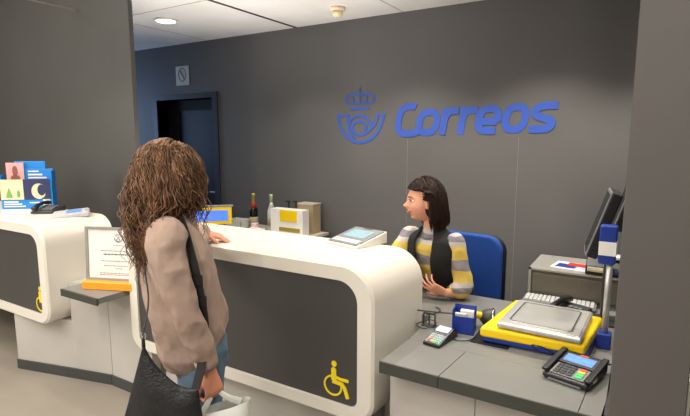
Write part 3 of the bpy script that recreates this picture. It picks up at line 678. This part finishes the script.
# ================================================================== PEOPLE
def rot_to(fwd, up):
    """matrix whose local y=fwd, z=up, x=right"""
    y = V(fwd).normalized(); z = V(up); z = (z - y * z.dot(y)).normalized(); x = y.cross(z)
    return Matrix((x, y, z)).transposed()
def head_mesh(bm, c, R, s=1.0):
    """face looks along local +y of R"""
    W, D, H = .074 * s, .094 * s, .116 * s
    nu, nv = 72, 56; rings = []
    g = lambda d, w_: math.exp(-(d / w_) ** 2)
    for j in range(1, nv):
        ph = pi * j / nv; z = cos(ph); r = sin(ph); ring = []
        for i in range(nu):
            th = 2 * pi * i / nu; x = r * cos(th); y = r * sin(th)
            X, Y, Z = x * W, y * D, z * H
            if z < 0:
                k = -z
                X *= 1 - .30 * k ** 1.3 if r > .05 else 1
                if y < 0: Y *= 1 - .55 * k
                else: Y *= 1 + .02 * k
                Z *= 1.0
            if y > 0:
                X_, Z_ = X / s, Z / s
                f = 0
                Y *= 1 - .06 * g(Z_ - .0, .03)
                f += .031 * g(X_, .0105) * g(Z_ + .024, .014) + .012 * g(X_, .009) * g(Z_ - .0, .022)     # nose
                f += .004 * g(abs(X_) - .012, .007) * g(Z_ + .030, .008)
                f += .005 * g(Z_ - .027, .012) * g(X_, .05)                                                  # brow
                f -= .010 * g(abs(X_) - .031, .016) * g(Z_ - .004, .014)                                      # sockets
                f += .006 * g(abs(X_) - .040, .02) * g(Z_ + .028, .02)                                       # cheeks
                f += .010 * g(X_, .024) * g(Z_ + .058, .016)                                                  # mouth
                f -= .004 * g(X_, .02) * g(Z_ + .078, .008)
                f += .018 * g(X_, .024) * g(Z_ + .096, .016)                                                  # chin
                Y += f * s * min(1, y * 2)
            ring.append(bm.verts.new(c + R @ V((X, Y, Z))))
        rings.append(ring)
    top = bm.verts.new(c + R @ V((0, 0, H))); bot = bm.verts.new(c + R @ V((0, .02 * s, -H)))
    for a, b in zip(rings, rings[1:]):
        for i in range(nu): bm.faces.new((a[i], b[i], b[(i + 1) % nu], a[(i + 1) % nu]))
    for i in range(nu):
        bm.faces.new((top, rings[0][i], rings[0][(i + 1) % nu])); bm.faces.new((bot, rings[-1][(i + 1) % nu], rings[-1][i]))
    for sg in (-1, 1):   # ears
        e = c + R @ V((sg * .074 * s, -.004 * s, -.006 * s))
        E_ = R @ Matrix.Rotation(sg * radians(-22), 3, 'Z')
        sph(bm, e, .007 * s, .018 * s, .031 * s, E_, 14, 10)
        sph(bm, e + R @ V((sg * -.002, .004 * s, -.026 * s)), .006 * s, .010 * s, .010 * s, E_, 10, 8)
def face_parts(parent, c, R, s=1.0, smile=False):
    for sg in (-1, 1):
        p = c + R @ V((sg * .031 * s, .0755 * s, .004 * s))
        bm = bmesh.new(); sph(bm, p, .0125 * s, .0115 * s, .0070 * s, R); e = link('eye', bm, 'eye', parent, True)
        bm = bmesh.new(); sph(bm, p + R @ V((0, .0085 * s, 0)), .0058 * s, .005 * s, .0058 * s, R, 14, 10); link('iris', bm, 'iris', e, True)
        bm = bmesh.new(); loft(bm, [(p + R @ V((sg * -.015 * s, .010 * s, .004 * s)), .0015, .0012), (p + R @ V((0, .0155 * s, .0095 * s)), .0024, .0018), (p + R @ V((sg * .017 * s, .006 * s, .004 * s)), .0015, .0012)], seg=8)
        link('eyelash', bm, 'hair_d', parent, True)
        bm = bmesh.new(); loft(bm, [(p + R @ V((sg * -.015 * s, .019 * s, .021 * s)), .0022, .0022), (p + R @ V((sg * .003 * s, .018 * s, .026 * s)), .003, .0024), (p + R @ V((sg * .021 * s, .006 * s, .021 * s)), .0016, .0014)], seg=8)
        link('eyebrow', bm, 'hair_d', parent, True)
    bm = bmesh.new(); up = .003 if smile else 0
    for dz, rr in ((.0035, .0032), (-.0042, .0042)):
        pts = [(-.024, .0835, up * 1.8), (-.012, .0925, dz), (0, .0955, dz * 1.1), (.012, .0925, dz), (.024, .0835, up * 1.8)]
        loft(bm, [(c + R @ V((q[0] * s, q[1] * s, (q[2] - .058) * s)), rr * s * (1 if 0 < i < 4 else .4), rr * s * (1 if 0 < i < 4 else .4)) for i, q in enumerate(pts)], hint=R @ UZ, seg=10)
    link('lips', bm, 'lips', parent, True)
    if smile:
        bm = bmesh.new(); sph(bm, c + R @ V((0, .0925 * s, -.058 * s)), .013 * s, .0050 * s, .0028 * s, R, 12, 8); link('teeth', bm, 'teeth', parent, True)
def hand(bm, wrist, R, side, curl, thumb=(30, 20), s=1.0, spread=1.0):
    """local y = towards fingers, z = back of the hand, x*side = thumb side"""
    def L(x, y, z): return V(wrist) + R @ V((x * side * s, y * s, z * s))
    X = R @ V((side, 0, 0))
    loft(bm, [(L(0, -.02, 0), .025 * s, .018 * s, X), (L(0, .01, 0), .027 * s, .017 * s, X), (L(.002, .04, 0), .037 * s, .016 * s, X), (L(0, .075, 0), .041 * s, .014 * s, X), (L(-.001, .088, -.002), .038 * s, .011 * s, X)], seg=18)
    data = [(.030, .086, (.042, .026, .022), .0088, 7), (.0105, .091, (.047, .030, .023), .009, 1), (-.010, .088, (.043, .028, .022), .0085, -4), (-.028, .080, (.034, .021, .019), .0075, -11)]
    for k, (x, y, ph, r, sp) in enumerate(data):
        cv = curl[k] if isinstance(curl, (list, tuple)) else curl
        p = V((x, y - .018, 0)); a = 0; pts = [(L(*p), r * 1.1 * s, r * 1.1 * s), (L(x, y, -.001), r * 1.05 * s, r * 1.05 * s)]
        p = V((x, y, -.001)); d0 = radians(sp * spread)
        for n_, l in enumerate(ph):
            a += radians(cv[n_])
            d = V((sin(d0), cos(a) * cos(d0), -sin(a)))
            mid = p + d * l * .5; p = p + d * l
            pts.append((L(*mid), r * (.94 - .08 * n_) * s, r * (.94 - .08 * n_) * s)); pts.append((L(*p), r * (.95 - .1 * n_) * s, r * (.95 - .1 * n_) * s))
        loft(bm, pts, hint=X, seg=12)
    a0, a1 = radians(thumb[0]), radians(thumb[1])
    p = V((.018, .012, -.004)); d1 = V((sin(a0), cos(a0) * .9, -.35 * sin(a1) - .1)).normalized()
    p1 = p + d1 * .04; d2 = V((sin(a0 * .7), cos(a0 * .7), -sin(a1))).normalized(); p2 = p1 + d2 * .032; p3 = p2 + V((sin(a0 * .35), cos(a0 * .35), -sin(a1) * 1.2)).normalized() * .026
    loft(bm, [(L(*p), .014 * s, .014 * s), (L(*(p + d1 * .02)), .0135 * s, .0135 * s), (L(*p1), .0108 * s, .0108 * s), (L(*p2), .0104 * s, .0100 * s), (L(*p3), .0085 * s, .0078 * s)], hint=X, seg=12)
def limb(bm, pts, rads, seg=14, hint=V((1, 0, 0)), n=6):
    P = catmull(pts, n); N = len(P) - 1; rr = []
    for i in range(len(P)):
        t_ = i / N * (len(rads) - 1); k = min(int(t_), len(rads) - 2); f = t_ - k; f = f * f * (3 - 2 * f)
        rr.append(rads[k] * (1 - f) + rads[k + 1] * f)
    loft(bm, [(p, r, r) for p, r in zip(P, rr)], hint=hint, seg=seg)
def strands(name, m, parent, c, R, s, N, length, face_keep, colliders, rad=.0032, curl=0.0, freq=9, puff=.012, part=None, spread=.02, seg=28, grav=1.0, drift=V((0, 0, 0)), seed=1, taper=.35, flow=None):
    rnd = random.Random(seed); bm = bmesh.new()
    A = V((.080 * s, .100 * s, .122 * s)); count = 0
    while count < N:
        u = rnd.uniform(-.55, 1); th = rnd.uniform(0, 2 * pi); r_ = math.sqrt(1 - u * u)
        d = V((r_ * cos(th), r_ * sin(th), u))
        if not face_keep(d): continue
        count += 1
        p = V((d.x * A.x, d.y * A.y, d.z * A.z))
        pt = part if part else V((0, -.1, 1))
        out = V((d.x, d.y - pt.y * 0, 0)); tang = (d - V((0, .25, .9)))
        tang = (tang - d * tang.dot(d)).normalized()
        vel = (tang * .8 + d * .35).normalized()
        ln = length(d, rnd); step = ln / seg; pf = puff * rnd.uniform(.2, 1.0) + .002
        nz_ = noise.noise(d * 5 + V((seed, 0, 0))); nz2 = noise.noise(d * 7 + V((0, seed, 9)))
        ph = 14 * nz_ + rnd.uniform(-.5, .5); fr = freq * (1 + .5 * nz2) * rnd.uniform(.92, 1.08); cu = curl * rnd.uniform(.7, 1.2) * (1 + .6 * nz2)
        side = V((rnd.gauss(0, 1), rnd.gauss(0, 1), rnd.gauss(0, .3))) * spread
        pts = [p.copy()]; q = p.copy()
        for k in range(seg):
            t_ = k / seg
            vel = (vel + V((0, 0, -.34 * grav)) + side * (1 - t_) * .35 + drift * t_ + (flow(q, d) if flow else V((0, 0, 0)))).normalized()
            q = q + vel * step
            for cc, rr in colliders(pf):
                l = V(((q.x - cc.x) / rr.x, (q.y - cc.y) / rr.y, (q.z - cc.z) / rr.z))
                if l.length < 1:
                    if l.length < 1e-3: continue
                    l = l.normalized(); q2 = cc + V((l.x * rr.x, l.y * rr.y, l.z * rr.z))
                    q = q2
            pts.append(q.copy())
        if curl:
            sx = vel.orthogonal().normalized()
            for k in range(len(pts)):
                t_ = k / seg; tt = V((0, 0, -1)) if k == 0 else (pts[min(k + 1, seg)] - pts[max(0, k - 1)]).normalized()
                a = tt.orthogonal().normalized(); b = tt.cross(a); an = ph + fr * t_ * 2 * pi * (ln / .4)
                if k > 1: pts[k] = pts[k] + (V((1, 0, 0)) * cos(an) + V((0, 1, 0)) * sin(an)) * cu * min(1, t_ * 2.2)
        rr0 = rad * rnd.uniform(.7, 1.3)
        prev = None
        for k, w_ in enumerate(pts):
            t_ = k / seg; rk = rr0 * (1 if t_ < .7 else (1 - (t_ - .7) / .3 * (1 - taper)))
            tt = (pts[min(k + 1, seg)] - pts[max(0, k - 1)]).normalized()
            a = tt.orthogonal().normalized(); b = tt.cross(a)
            ring = [bm.verts.new(c + R @ (w_ + a * rk * cos(z_) + b * rk * sin(z_))) for z_ in (0, 2.094, 4.189)]
            if prev:
                for z_ in range(3): bm.faces.new((prev[z_], prev[(z_ + 1) % 3], ring[(z_ + 1) % 3], ring[z_]))
            prev = ring
    return link(name, bm, m, parent, True)

# ---------------------------------------------------------------- customer (local: +y forward, +x her right)
cu = thing('person', 'person with long curly brown hair and taupe sweater standing at the long counter', 'person', (-1.60, 1.32, 0), -25)
def W2L(o, rz, p): return Matrix.Rotation(radians(-rz), 3, 'Z') @ (V(p) - V((o[0], o[1], 0)))
cl = lambda p: W2L((-1.60, 1.32), -25, p)
HC = V((0, -.014, 1.512)); HR = rot_to((.02, 1, -.05), (0, 0, 1))
lw = cl((-2.00, 1.84, 1.150)); lh = cl((-1.86, 1.935, 1.105)) - lw
rs, re, rw = V((.158, -.075, 1.285)), V((.205, -.030, .995)), V((.198, .046, .775))
ls = V((-.16, .05, 1.30)); le = (ls + lw) / 2 + V((-.03, .0, -.10))
bm = bmesh.new()
head_mesh(bm, HC, HR, 1.0)
loft(bm, [((0, -.02, 1.34), .058, .058), ((0, -.015, 1.39), .052, .055), ((0, -.01, 1.46), .052, .058)])
loft(bm, [((.01, .065, .88), .135, .09), ((.01, .05, 1.0), .12, .08), ((0, .03, 1.12), .125, .08), ((0, .0, 1.22), .135, .08), ((0, -.02, 1.29), .12, .065), ((0, -.02, 1.345), .07, .05)])
limb(bm, [rs, re, rw], [.045, .040, .036, .030, .024]); limb(bm, [ls, le, lw], [.045, .040, .036, .030, .024])
Rr = rot_to((.10, .12, -1), (1, .1, .05)); hand(bm, rw + V((.004, .006, -.03)), Rr, 1, [(40, 65, 45), (45, 68, 45), (48, 70, 45), (50, 70, 45)], (28, 40), .98)
Rl = rot_to(lh, (0, 0, 1)); hand(bm, lw, Rl, 1, [(14, 22, 14), (16, 24, 14), (20, 26, 14), (24, 28, 16)], (30, 18), .98)
for sg, fy in ((-1, .02), (1, -.02)): limb(bm, [(sg * .075 + .01, .065, .90), (sg * .085 + .01, fy + .06, .48), (sg * .09 + .01, fy + .04, .08)], [.085, .06, .055, .05, .035])
for sg in (-1, 1): loft(bm, [((sg * .09 + .01, -.01, .045), .03, .03), ((sg * .09 + .01, .11, .04), .034, .028), ((sg * .09 + .01, .19, .03), .03, .018)])
body = solidify_voxel('body', bm, 'skin2', .0042, cu, 2)
face_parts(cu, HC, HR)
# sweater
bm = bmesh.new()
TR = [((.0, .045, .80), .182, .140), ((.0, .042, .87), .184, .142), ((.0, .020, .98), .182, .150), ((0, .004, 1.1), .178, .143), ((0, -.010, 1.2), .170, .126), ((0, -.018, 1.275), .152, .096), ((0, -.02, 1.32), .115, .075), ((0, -.02, 1.355), .078, .064)]
loft(bm, TR, seg=28)
for v in bm.verts:
    if v.co.z < 1.05: yy = v.co.y - .045; v.co.z = 1.05 - (1.05 - v.co.z) * (1 - yy * (3.2 if yy > 0 else .6))
sw = solidify_voxel('sweater', bm, 'sweater', .007, cu, 4, .008, .10)
bm = bmesh.new(); limb(bm, [rs + V((-.03, .01, .015)), rs + V((.008, -.005, -.06)), re, rw + V((0, 0, .02))], [.070, .069, .062, .054, .049, .041], seg=20); solidify_voxel('sleeve', bm, 'sweater', .006, cu, 3, .007, .075)
bm = bmesh.new(); limb(bm, [ls, le, lw - lh.normalized() * .015], [.070, .064, .056, .050, .040], seg=18); solidify_voxel('sleeve', bm, 'sweater', .006, cu, 3, .006, .08)
for P_, d_, r_ in ((rw + V((-.001, -.006, .008)), (rw - re), .044), (lw - lh.normalized() * .018, lh, .041)):
    d_ = d_.normalized(); bm = bmesh.new(); loft(bm, [(P_ - d_ * .022, r_ * 1.0, r_ * 1.0), (P_ + d_ * .012, r_ * .99, r_ * .99)], seg=20, dome=False); link('sleeve_cuff', bm, 'sweater', cu, True)
# jeans
bm = bmesh.new()
loft(bm, [((.01, .065, .72), .145, .115), ((.01, .065, .82), .148, .112), ((.01, .06, .92), .13, .095)], seg=24)
for sg, fy in ((-1, .02), (1, -.02)): limb(bm, [(sg * .075 + .01, .065, .80), (sg * .085 + .01, fy + .06, .46), (sg * .09 + .01, fy + .04, .09)], [.095, .082, .068, .062, .055], seg=18)
solidify_voxel('jeans', bm, 'jeans', .008, cu, 3, .005, .08)
for sg in (-1, 1):
    bm = bmesh.new(); loft(bm, [((sg * .09 + .01, -.03, .04), .042, .04), ((sg * .09 + .01, .06, .045), .045, .045), ((sg * .09 + .01, .15, .038), .048, .034), ((sg * .09 + .01, .215, .03), .038, .022)], seg=16); solidify_voxel('shoe', bm, 'shoe', .007, cu, 2)
# curly hair
def keep_c(d): return not (d.y > .35 and d.z < .62) and not (d.y > .05 and d.z < -.1)
def col_c(pf):
    return ((V((0, -.008, .0)), V((.078 + pf, .094 + pf, .120 + pf * .55))), (V((0, -.015, -.28)), V((.215, .085, .15))))
def flow_c(q, d):
    if q.z > -.06: return V((0, 0, 0))
    if d.y > .55 and d.x > .25: return V((.0, .02, -.2))
    return V((-.10 if q.x > .05 else .0, -.26 if q.y > -.085 else .05, 0))
strands('hair', 'hair_b', cu, HC, HR, 1.0, 3800, lambda d, r: .33 + r.uniform(-.06, .05) - .05 * max(0, d.y), keep_c, col_c, rad=.0021, curl=.0125, freq=4.2, puff=.040, spread=.12, seg=28, seed=3, flow=flow_c)
bm = bmesh.new(); sph(bm, HC + HR @ V((0, -.014, .014)), .082, .098, .116, HR, 32, 24)
o = link('hair_cap', bm, 'hair_b', cu, True)
# ---- her bags (things of their own), built in customer-local space then placed by an identical root
sb = thing('shoulder_bag', 'black leather crossbody bag hanging at the hip of the curly haired person', 'bag', cu.location, -25)
bm = bmesh.new()
# soft tapering pouch: plane roughly facing camera side, behind hip
bu, bv = V((.555, .831, 0)), UZ
bn = bu.cross(bv)      # towards the camera side of her hip
bo = V((.138, -.164, .902)) + bn * .03
nU, nV = 16, 14
TOP = catmull([(0, 0, 0), (.025, -.055, 0), (.07, -.115, 0), (.13, -.165, 0), (.195, -.175, 0)], 4)
BOT = catmull([(-.085, -.285, 0), (-.02, -.325, 0), (.06, -.345, 0), (.14, -.345, 0), (.21, -.32, 0)], 4)
front, back = [], []
for j in range(nV + 1):
    v_ = j / nV; fr_, bk_ = [], []
    for i in range(nU + 1):
        u_ = i / nU; q = BOT[i] * (1 - v_) + TOP[i] * v_
        b_ = max(.006, (1 - abs(2 * u_ - 1) ** 3) * (1 - abs(2 * v_ - .8) ** 2.5 * .6) * .040)
        wr = .007 * noise.noise(V((q.x * 16, q.y * 16, 1)))
        fr_.append(bm.verts.new(bo + bu * q.x + bv * q.y + bn * (b_ + wr))); bk_.append(bm.verts.new(bo + bu * q.x + bv * q.y - bn * (b_ * .5)))
    front.append(fr_); back.append(bk_)
for G, fl in ((front, 0), (back, 1)):
    for j in range(nV):
        for i in range(nU):
            f_ = (G[j][i], G[j][i + 1], G[j + 1][i + 1], G[j + 1][i]); bm.faces.new(f_ if not fl else f_[::-1])
for j in range(nV):
    for i in (0, nU): bm.faces.new((front[j][i], front[j + 1][i], back[j + 1][i], back[j][i]))
for i in range(nU):
    for j in (0, nV): bm.faces.new((front[j][i], front[j][i + 1], back[j][i + 1], back[j][i]))
link('pouch', bm, 'leather', sb, True)
tl = bo + V((0, 0, .0)); tr = bo + bu * .185 + bv * (-.175)
# thin strap up her back over left shoulder, wide webbing across her side and chest
bm = bmesh.new(); P_ = catmull([tl + V((0, 0, .04)), V((.115, -.145, 1.05)), V((.06, -.142, 1.18)), V((.03, -.125, 1.28)), V((.04, -.05, 1.36))], 6)
loft(bm, [(p, .0065, .003) for p in P_], seg=8, dome=False); link('thin_strap', bm, 'leather', sb, True)
bm = bmesh.new(); loft(bm, [(tl + V((0, 0, -.01)), .009, .007), (tl + V((0, 0, .022)), .006, .006)], seg=10); link('strap_tab', bm, 'leather', sb, True)
bm = bmesh.new(); ribbon(bm, arc(0, 0, .010, .012, 0, 360, 16)[:-1], .004, tl + V((0, 0, .033)) - bn * .002, bu, bv, bn, .004, True); link('ring', bm, 'chrome', sb)
bm = bmesh.new(); P_ = catmull([tr, V((.225, .02, .84)), V((.205, .035, .95)), V((.198, .022, 1.085)), V((.186, .008, 1.19)), V((.15, .0, 1.275)), V((.10, -.01, 1.345)), V((.06, -.04, 1.375)), V((.04, -.09, 1.35))], 6)
loft(bm, [(p, .017, .0025, bu if p.z < 1.2 else V((.4, .5, .6))) for p in P_], seg=8, dome=False, power=.6); link('webbing_strap', bm, 'web', sb)
for z in (1.12, 1.05):
    q = min(P_[:30], key=lambda p: abs(p.z - z)); bm = bmesh.new(); loft(bm, [(q + bn * .004 + V((0, 0, -.018)), .022, .006, bu), (q + bn * .004 + V((0, 0, .018)), .022, .006, bu)], seg=8, dome=False, power=.5); link('buckle', bm, 'black', sb)
pb = thing('plastic_bag', 'white plastic carrier bag held low in the right hand of the customer', 'bag', cu.location, -25)
hp = rw + V((.008, .02, -.125))
bm = bmesh.new()
def bagring(z, a, b, k):
    r = []
    for i in range(28):
        an = 2 * pi * i / 28; n_ = 1 + .10 * noise.noise(V((cos(an) * 2, sin(an) * 2, z * 9 + k)))
        r.append(bm.verts.new((hp.x + .01 + b * sin(an) * n_, hp.y + .035 + a * cos(an) * n_, z + (.035 * cos(an) if z > .6 else 0))))
    return r
prev = None
for z, a, b in ((.30, .04, .03), (.31, .08, .05), (.36, .10, .06), (.45, .105, .065), (.54, .10, .055), (.575, .10, .045), (.60, .105, .035)):
    r = bagring(z, a, b, 0)
    if prev:
        for i in range(28): bm.faces.new((prev[i], prev[(i + 1) % 28], r[(i + 1) % 28], r[i]))
    else: bm.faces.new(r)
    prev = r
link('bag_body', bm, 'bag', pb, True)
for dy in (-.075, .10):
    bm = bmesh.new(); P_ = catmull([hp + V((.012, dy * 1.0, -.075 + (.02 if dy > 0 else 0))), hp + V((.008, dy * .45, -.02)), hp + V((0, 0, .028))], 6)
    loft(bm, [(p, .016 * (1 - .6 * i / len(P_)), .002, UY) for i, p in enumerate(P_)], seg=8, dome=False); link('handle', bm, 'bag', pb)

# ---------------------------------------------------------------- clerk (local = world offset)
CR = V((-1.03, 2.98, 0))
ck = thing('person', 'person with dark bob, black vest and striped yellow top seated at the desk', 'person', CR, 0)
def cl2(p): return V(p) - CR
HC2 = cl2((-1.094, 2.70, 1.292)); fd = V((cos(radians(-143)), sin(radians(-143)), -.02)); HR2 = rot_to(fd, (0.03, .03, 1)); S2 = 1.06
nk = cl2((-1.055, 2.745, 1.115)); ch = cl2((-1.05, 2.79, .95)); wa = cl2((-1.04, 2.95, .74)); pv = cl2((-1.03, 3.02, .54))
tdir = V((.97, -.22, 0))    # across-shoulder direction (towards her left)
lS, rS = nk + tdir * .148 + V((0, .02, -.055)), nk - tdir * .165 + V((0, .02, -.055))
lE = cl2((-.850, 2.72, .805)); lW = cl2((-.925, 2.64, .775)); rE = cl2((-1.30, 2.62, .83)); rW = cl2((-1.17, 2.50, .775))
bm = bmesh.new(); head_mesh(bm, HC2, HR2, S2)
loft(bm, [(nk + V((0, .01, -.02)), .055, .052), ((nk + HC2) / 2 + V((.012, .012, -.005)), .046, .05), (HC2 + V((.03, .02, -.06)), .048, .052)])
loft(bm, [(pv, .155, .11), (wa, .125, .09), (ch, .135, .09), (nk + V((0, .01, -.06)), .13, .07), (nk, .06, .045)], hint=tdir)
limb(bm, [lS, lE, lW], [.042, .038, .034, .030, .023]); limb(bm, [rS, rE, rW], [.042, .038, .034, .030, .023])
hand(bm, lW, rot_to((-.70, -.40, .32), (.35, -.75, -.55)), -1, [(18, 22, 15), (24, 26, 16), (30, 30, 18), (34, 34, 18)], (48, 5), .95, 1.0)
hand(bm, rW, rot_to((.8, -.3, 0), (0, 0, 1)), 1, [(12, 20, 14)] * 4, (30, 15), .98)
for sg in (-1, 1):
    limb(bm, [pv + V((sg * .09, 0, -.02)), pv + V((sg * .11, -.42, -.02)), pv + V((sg * .11, -.40, -.42))], [.085, .07, .055, .048, .035])
    loft(bm, [(pv + V((sg * .11, -.36, -.49)), .035, .03), (pv + V((sg * .11, -.50, -.505)), .035, .022)])
solidify_voxel('body', bm, 'skin', .0042, ck, 2)
face_parts(ck, HC2, HR2, S2, True)
bm = bmesh.new()
loft(bm, [(wa + V((0, 0, -.1)), .165, .125), (wa, .15, .115), (ch, .158, .115), (nk + V((0, .01, -.085)), .158, .092), (nk + V((0, .008, -.035)), .12, .068), (nk + V((0, .0, -.008)), .066, .056)], hint=tdir, seg=26)
limb(bm, [lS, lE, lE + (lW - lE) * .45], [.056, .054, .054, .048, .042], seg=18); limb(bm, [rS, rE, rE + (rW - rE) * .6], [.062, .060, .058, .048, .040], seg=18)
top_ = solidify_voxel('striped_top', bm, 'stripe', .006, ck, 4, .006, .08)
# vest: open shell around torso
bm = bmesh.new(); prev = None
VR = [(wa + V((0, 0, -.1)), .190, .150), (wa, .178, .142), (ch, .184, .142), (nk + V((0, .01, -.085)), .172, .112), (nk + V((0, .008, -.040)), .138, .090), (nk + V((0, .006, -.008)), .090, .076), (nk + V((0, .008, .014)), .070, .064)]
P_ = catmull([v[0] for v in VR], 4)
fwd = UZ.cross(tdir) * -1
for i, p in enumerate(P_):
    t_ = i / 4; k = min(int(t_), len(VR) - 2); f = t_ - k
    a = VR[k][1] * (1 - f) + VR[k + 1][1] * f; b = VR[k][2] * (1 - f) + VR[k + 1][2] * f
    tg = (P_[min(i + 1, len(P_) - 1)] - P_[max(i - 1, 0)]).normalized()
    sd = (tdir - tg * tdir.dot(tg)).normalized(); fw = -tg.cross(sd)
    op = radians(10 + 20 * min(1, max(0, (t_ - 1) / 4)))
    ring = []
    for q in range(41):
        an = op + (2 * pi - 2 * op) * q / 40
        ring.append(bm.verts.new(p + fw * cos(an) * b + sd * sin(an) * a))
    if prev:
        for q in range(40): bm.faces.new((prev[q], prev[q + 1], ring[q + 1], ring[q]))
    prev = ring
vst = link('vest', bm, 'vest', ck, True); sm = vst.modifiers.new('s', 'SOLIDIFY'); sm.thickness = .010; sm.offset = 0
bm = bmesh.new(); loft(bm, [(lW + (lE - lW) * .22, .030, .030), (lW + (lE - lW) * .27, .031, .031)], seg=18, dome=False); link('bracelet', bm, 'gold', ck, True)
bm = bmesh.new()
for i in range(15):
    an = radians(-70 + 140 * i / 14); sph(bm, nk + fwd * (.060 * cos(an) + .008) + tdir * .062 * sin(an) + V((0, 0, -.012 - .03 * cos(an))), .005, .005, .005, None, 8, 6)
link('bead_necklace', bm, 'grey', ck, True)
bm = bmesh.new(); loft(bm, [(pv + V((0, 0, -.04)), .175, .13), (wa + V((0, .02, -.03)), .15, .115)], hint=tdir, seg=20)
for sg in (-1, 1): limb(bm, [pv + V((sg * .09, 0, -.02)), pv + V((sg * .11, -.42, -.02)), pv + V((sg * .11, -.40, -.44))], [.098, .082, .068, .060, .055])
solidify_voxel('trousers', bm, 'trousers', .009, ck, 2)
for sg in (-1, 1):
    bm = bmesh.new(); loft(bm, [(pv + V((sg * .11, -.35, -.495)), .042, .04), (pv + V((sg * .11, -.47, -.505)), .044, .032), (pv + V((sg * .11, -.56, -.513)), .034, .022)], seg=14); link('shoe', bm, 'shoe', ck, True)
def keep_k(d): return not (d.y > .30 and d.z < .60 - .15 * abs(d.x)) and not (d.y > -.02 and d.z < .12) and d.z > -.45
def col_k(pf): return ((V((0, -.008, 0)), V((.082 + pf, .100 + pf, .124 + pf))),)
def flow_k(q, d):
    f_ = V((0, 0, 0))
    if q.y > .0 and q.z < .075: f_ = V((.25 if d.x > 0 else -.25, -1.1, .15))
    elif q.y > .04 and q.z < .118: f_ = V((.6 if d.x > 0 else -.6, -.35, -.1))
    return f_
strands('hair', 'hair_d', ck, HC2, HR2, S2, 3200, lambda d, r: max(.06, .235 + r.uniform(-.02, .02) + (d.z - 1) * .10 - (.05 if d.y > .5 else 0)), keep_k, col_k, rad=.0021, curl=.002, freq=1.5, puff=.022, spread=.03, seg=20, drift=V((0, -.05, 0)), seed=5, flow=flow_k)
bm = bmesh.new(); sph(bm, HC2 + HR2 @ V((0, -.026, .012)), .0815 * S2, .088 * S2, .112 * S2, HR2, 32, 24); link('hair_cap', bm, 'hair_d', ck, True)
# chair
t = thing('office_chair', 'blue office chair with black shell behind the seated clerk', 'chair', (-.95, 3.15, 0), -8)
bm = bmesh.new(); prism(bm, rrect(-.225, .225, .56, 1.04, (.05, .10, .10, .05)), V((0, -.03, 0)), UX, UZ, UY, .05); link('backrest', bm, 'blue_fab', t, bevel=.018)
bm = bmesh.new(); prism(bm, rrect(-.235, .235, .55, 1.035, (.05, .10, .10, .05)), V((0, .021, 0)), UX, UZ, UY, .03); link('back_shell', bm, 'black', t, bevel=.012)
B('seat', 'blue_fab', -.24, .24, -.42, .0, .40, .47, t, .03); B('back_bar', 'black', -.04, .04, .03, .055, .42, .62, t, .005)
bm = bmesh.new(); lathe(bm, [(.03, .06), (.03, .40)]); link('column', bm, 'chrome', t, True)
B('under_plate', 'black', -.1, .1, -.3, .05, .38, .40, t)
for k in range(5):
    a = 2 * pi * k / 5; bm = bmesh.new(); loft(bm, [((0, -.15, .09), .02, .018), ((.28 * sin(a), -.15 + .28 * cos(a), .07), .014, .012)], seg=10); link('leg', bm, 'black', t, True)
    bm = bmesh.new(); sph(bm, (.28 * sin(a), -.15 + .28 * cos(a), .03), .028, .028, .03); link('caster', bm, 'black', t, True)
for o in bpy.data.objects:
    if o.name.startswith('column') and o.parent == t: o.location = (0, -.15, 0)
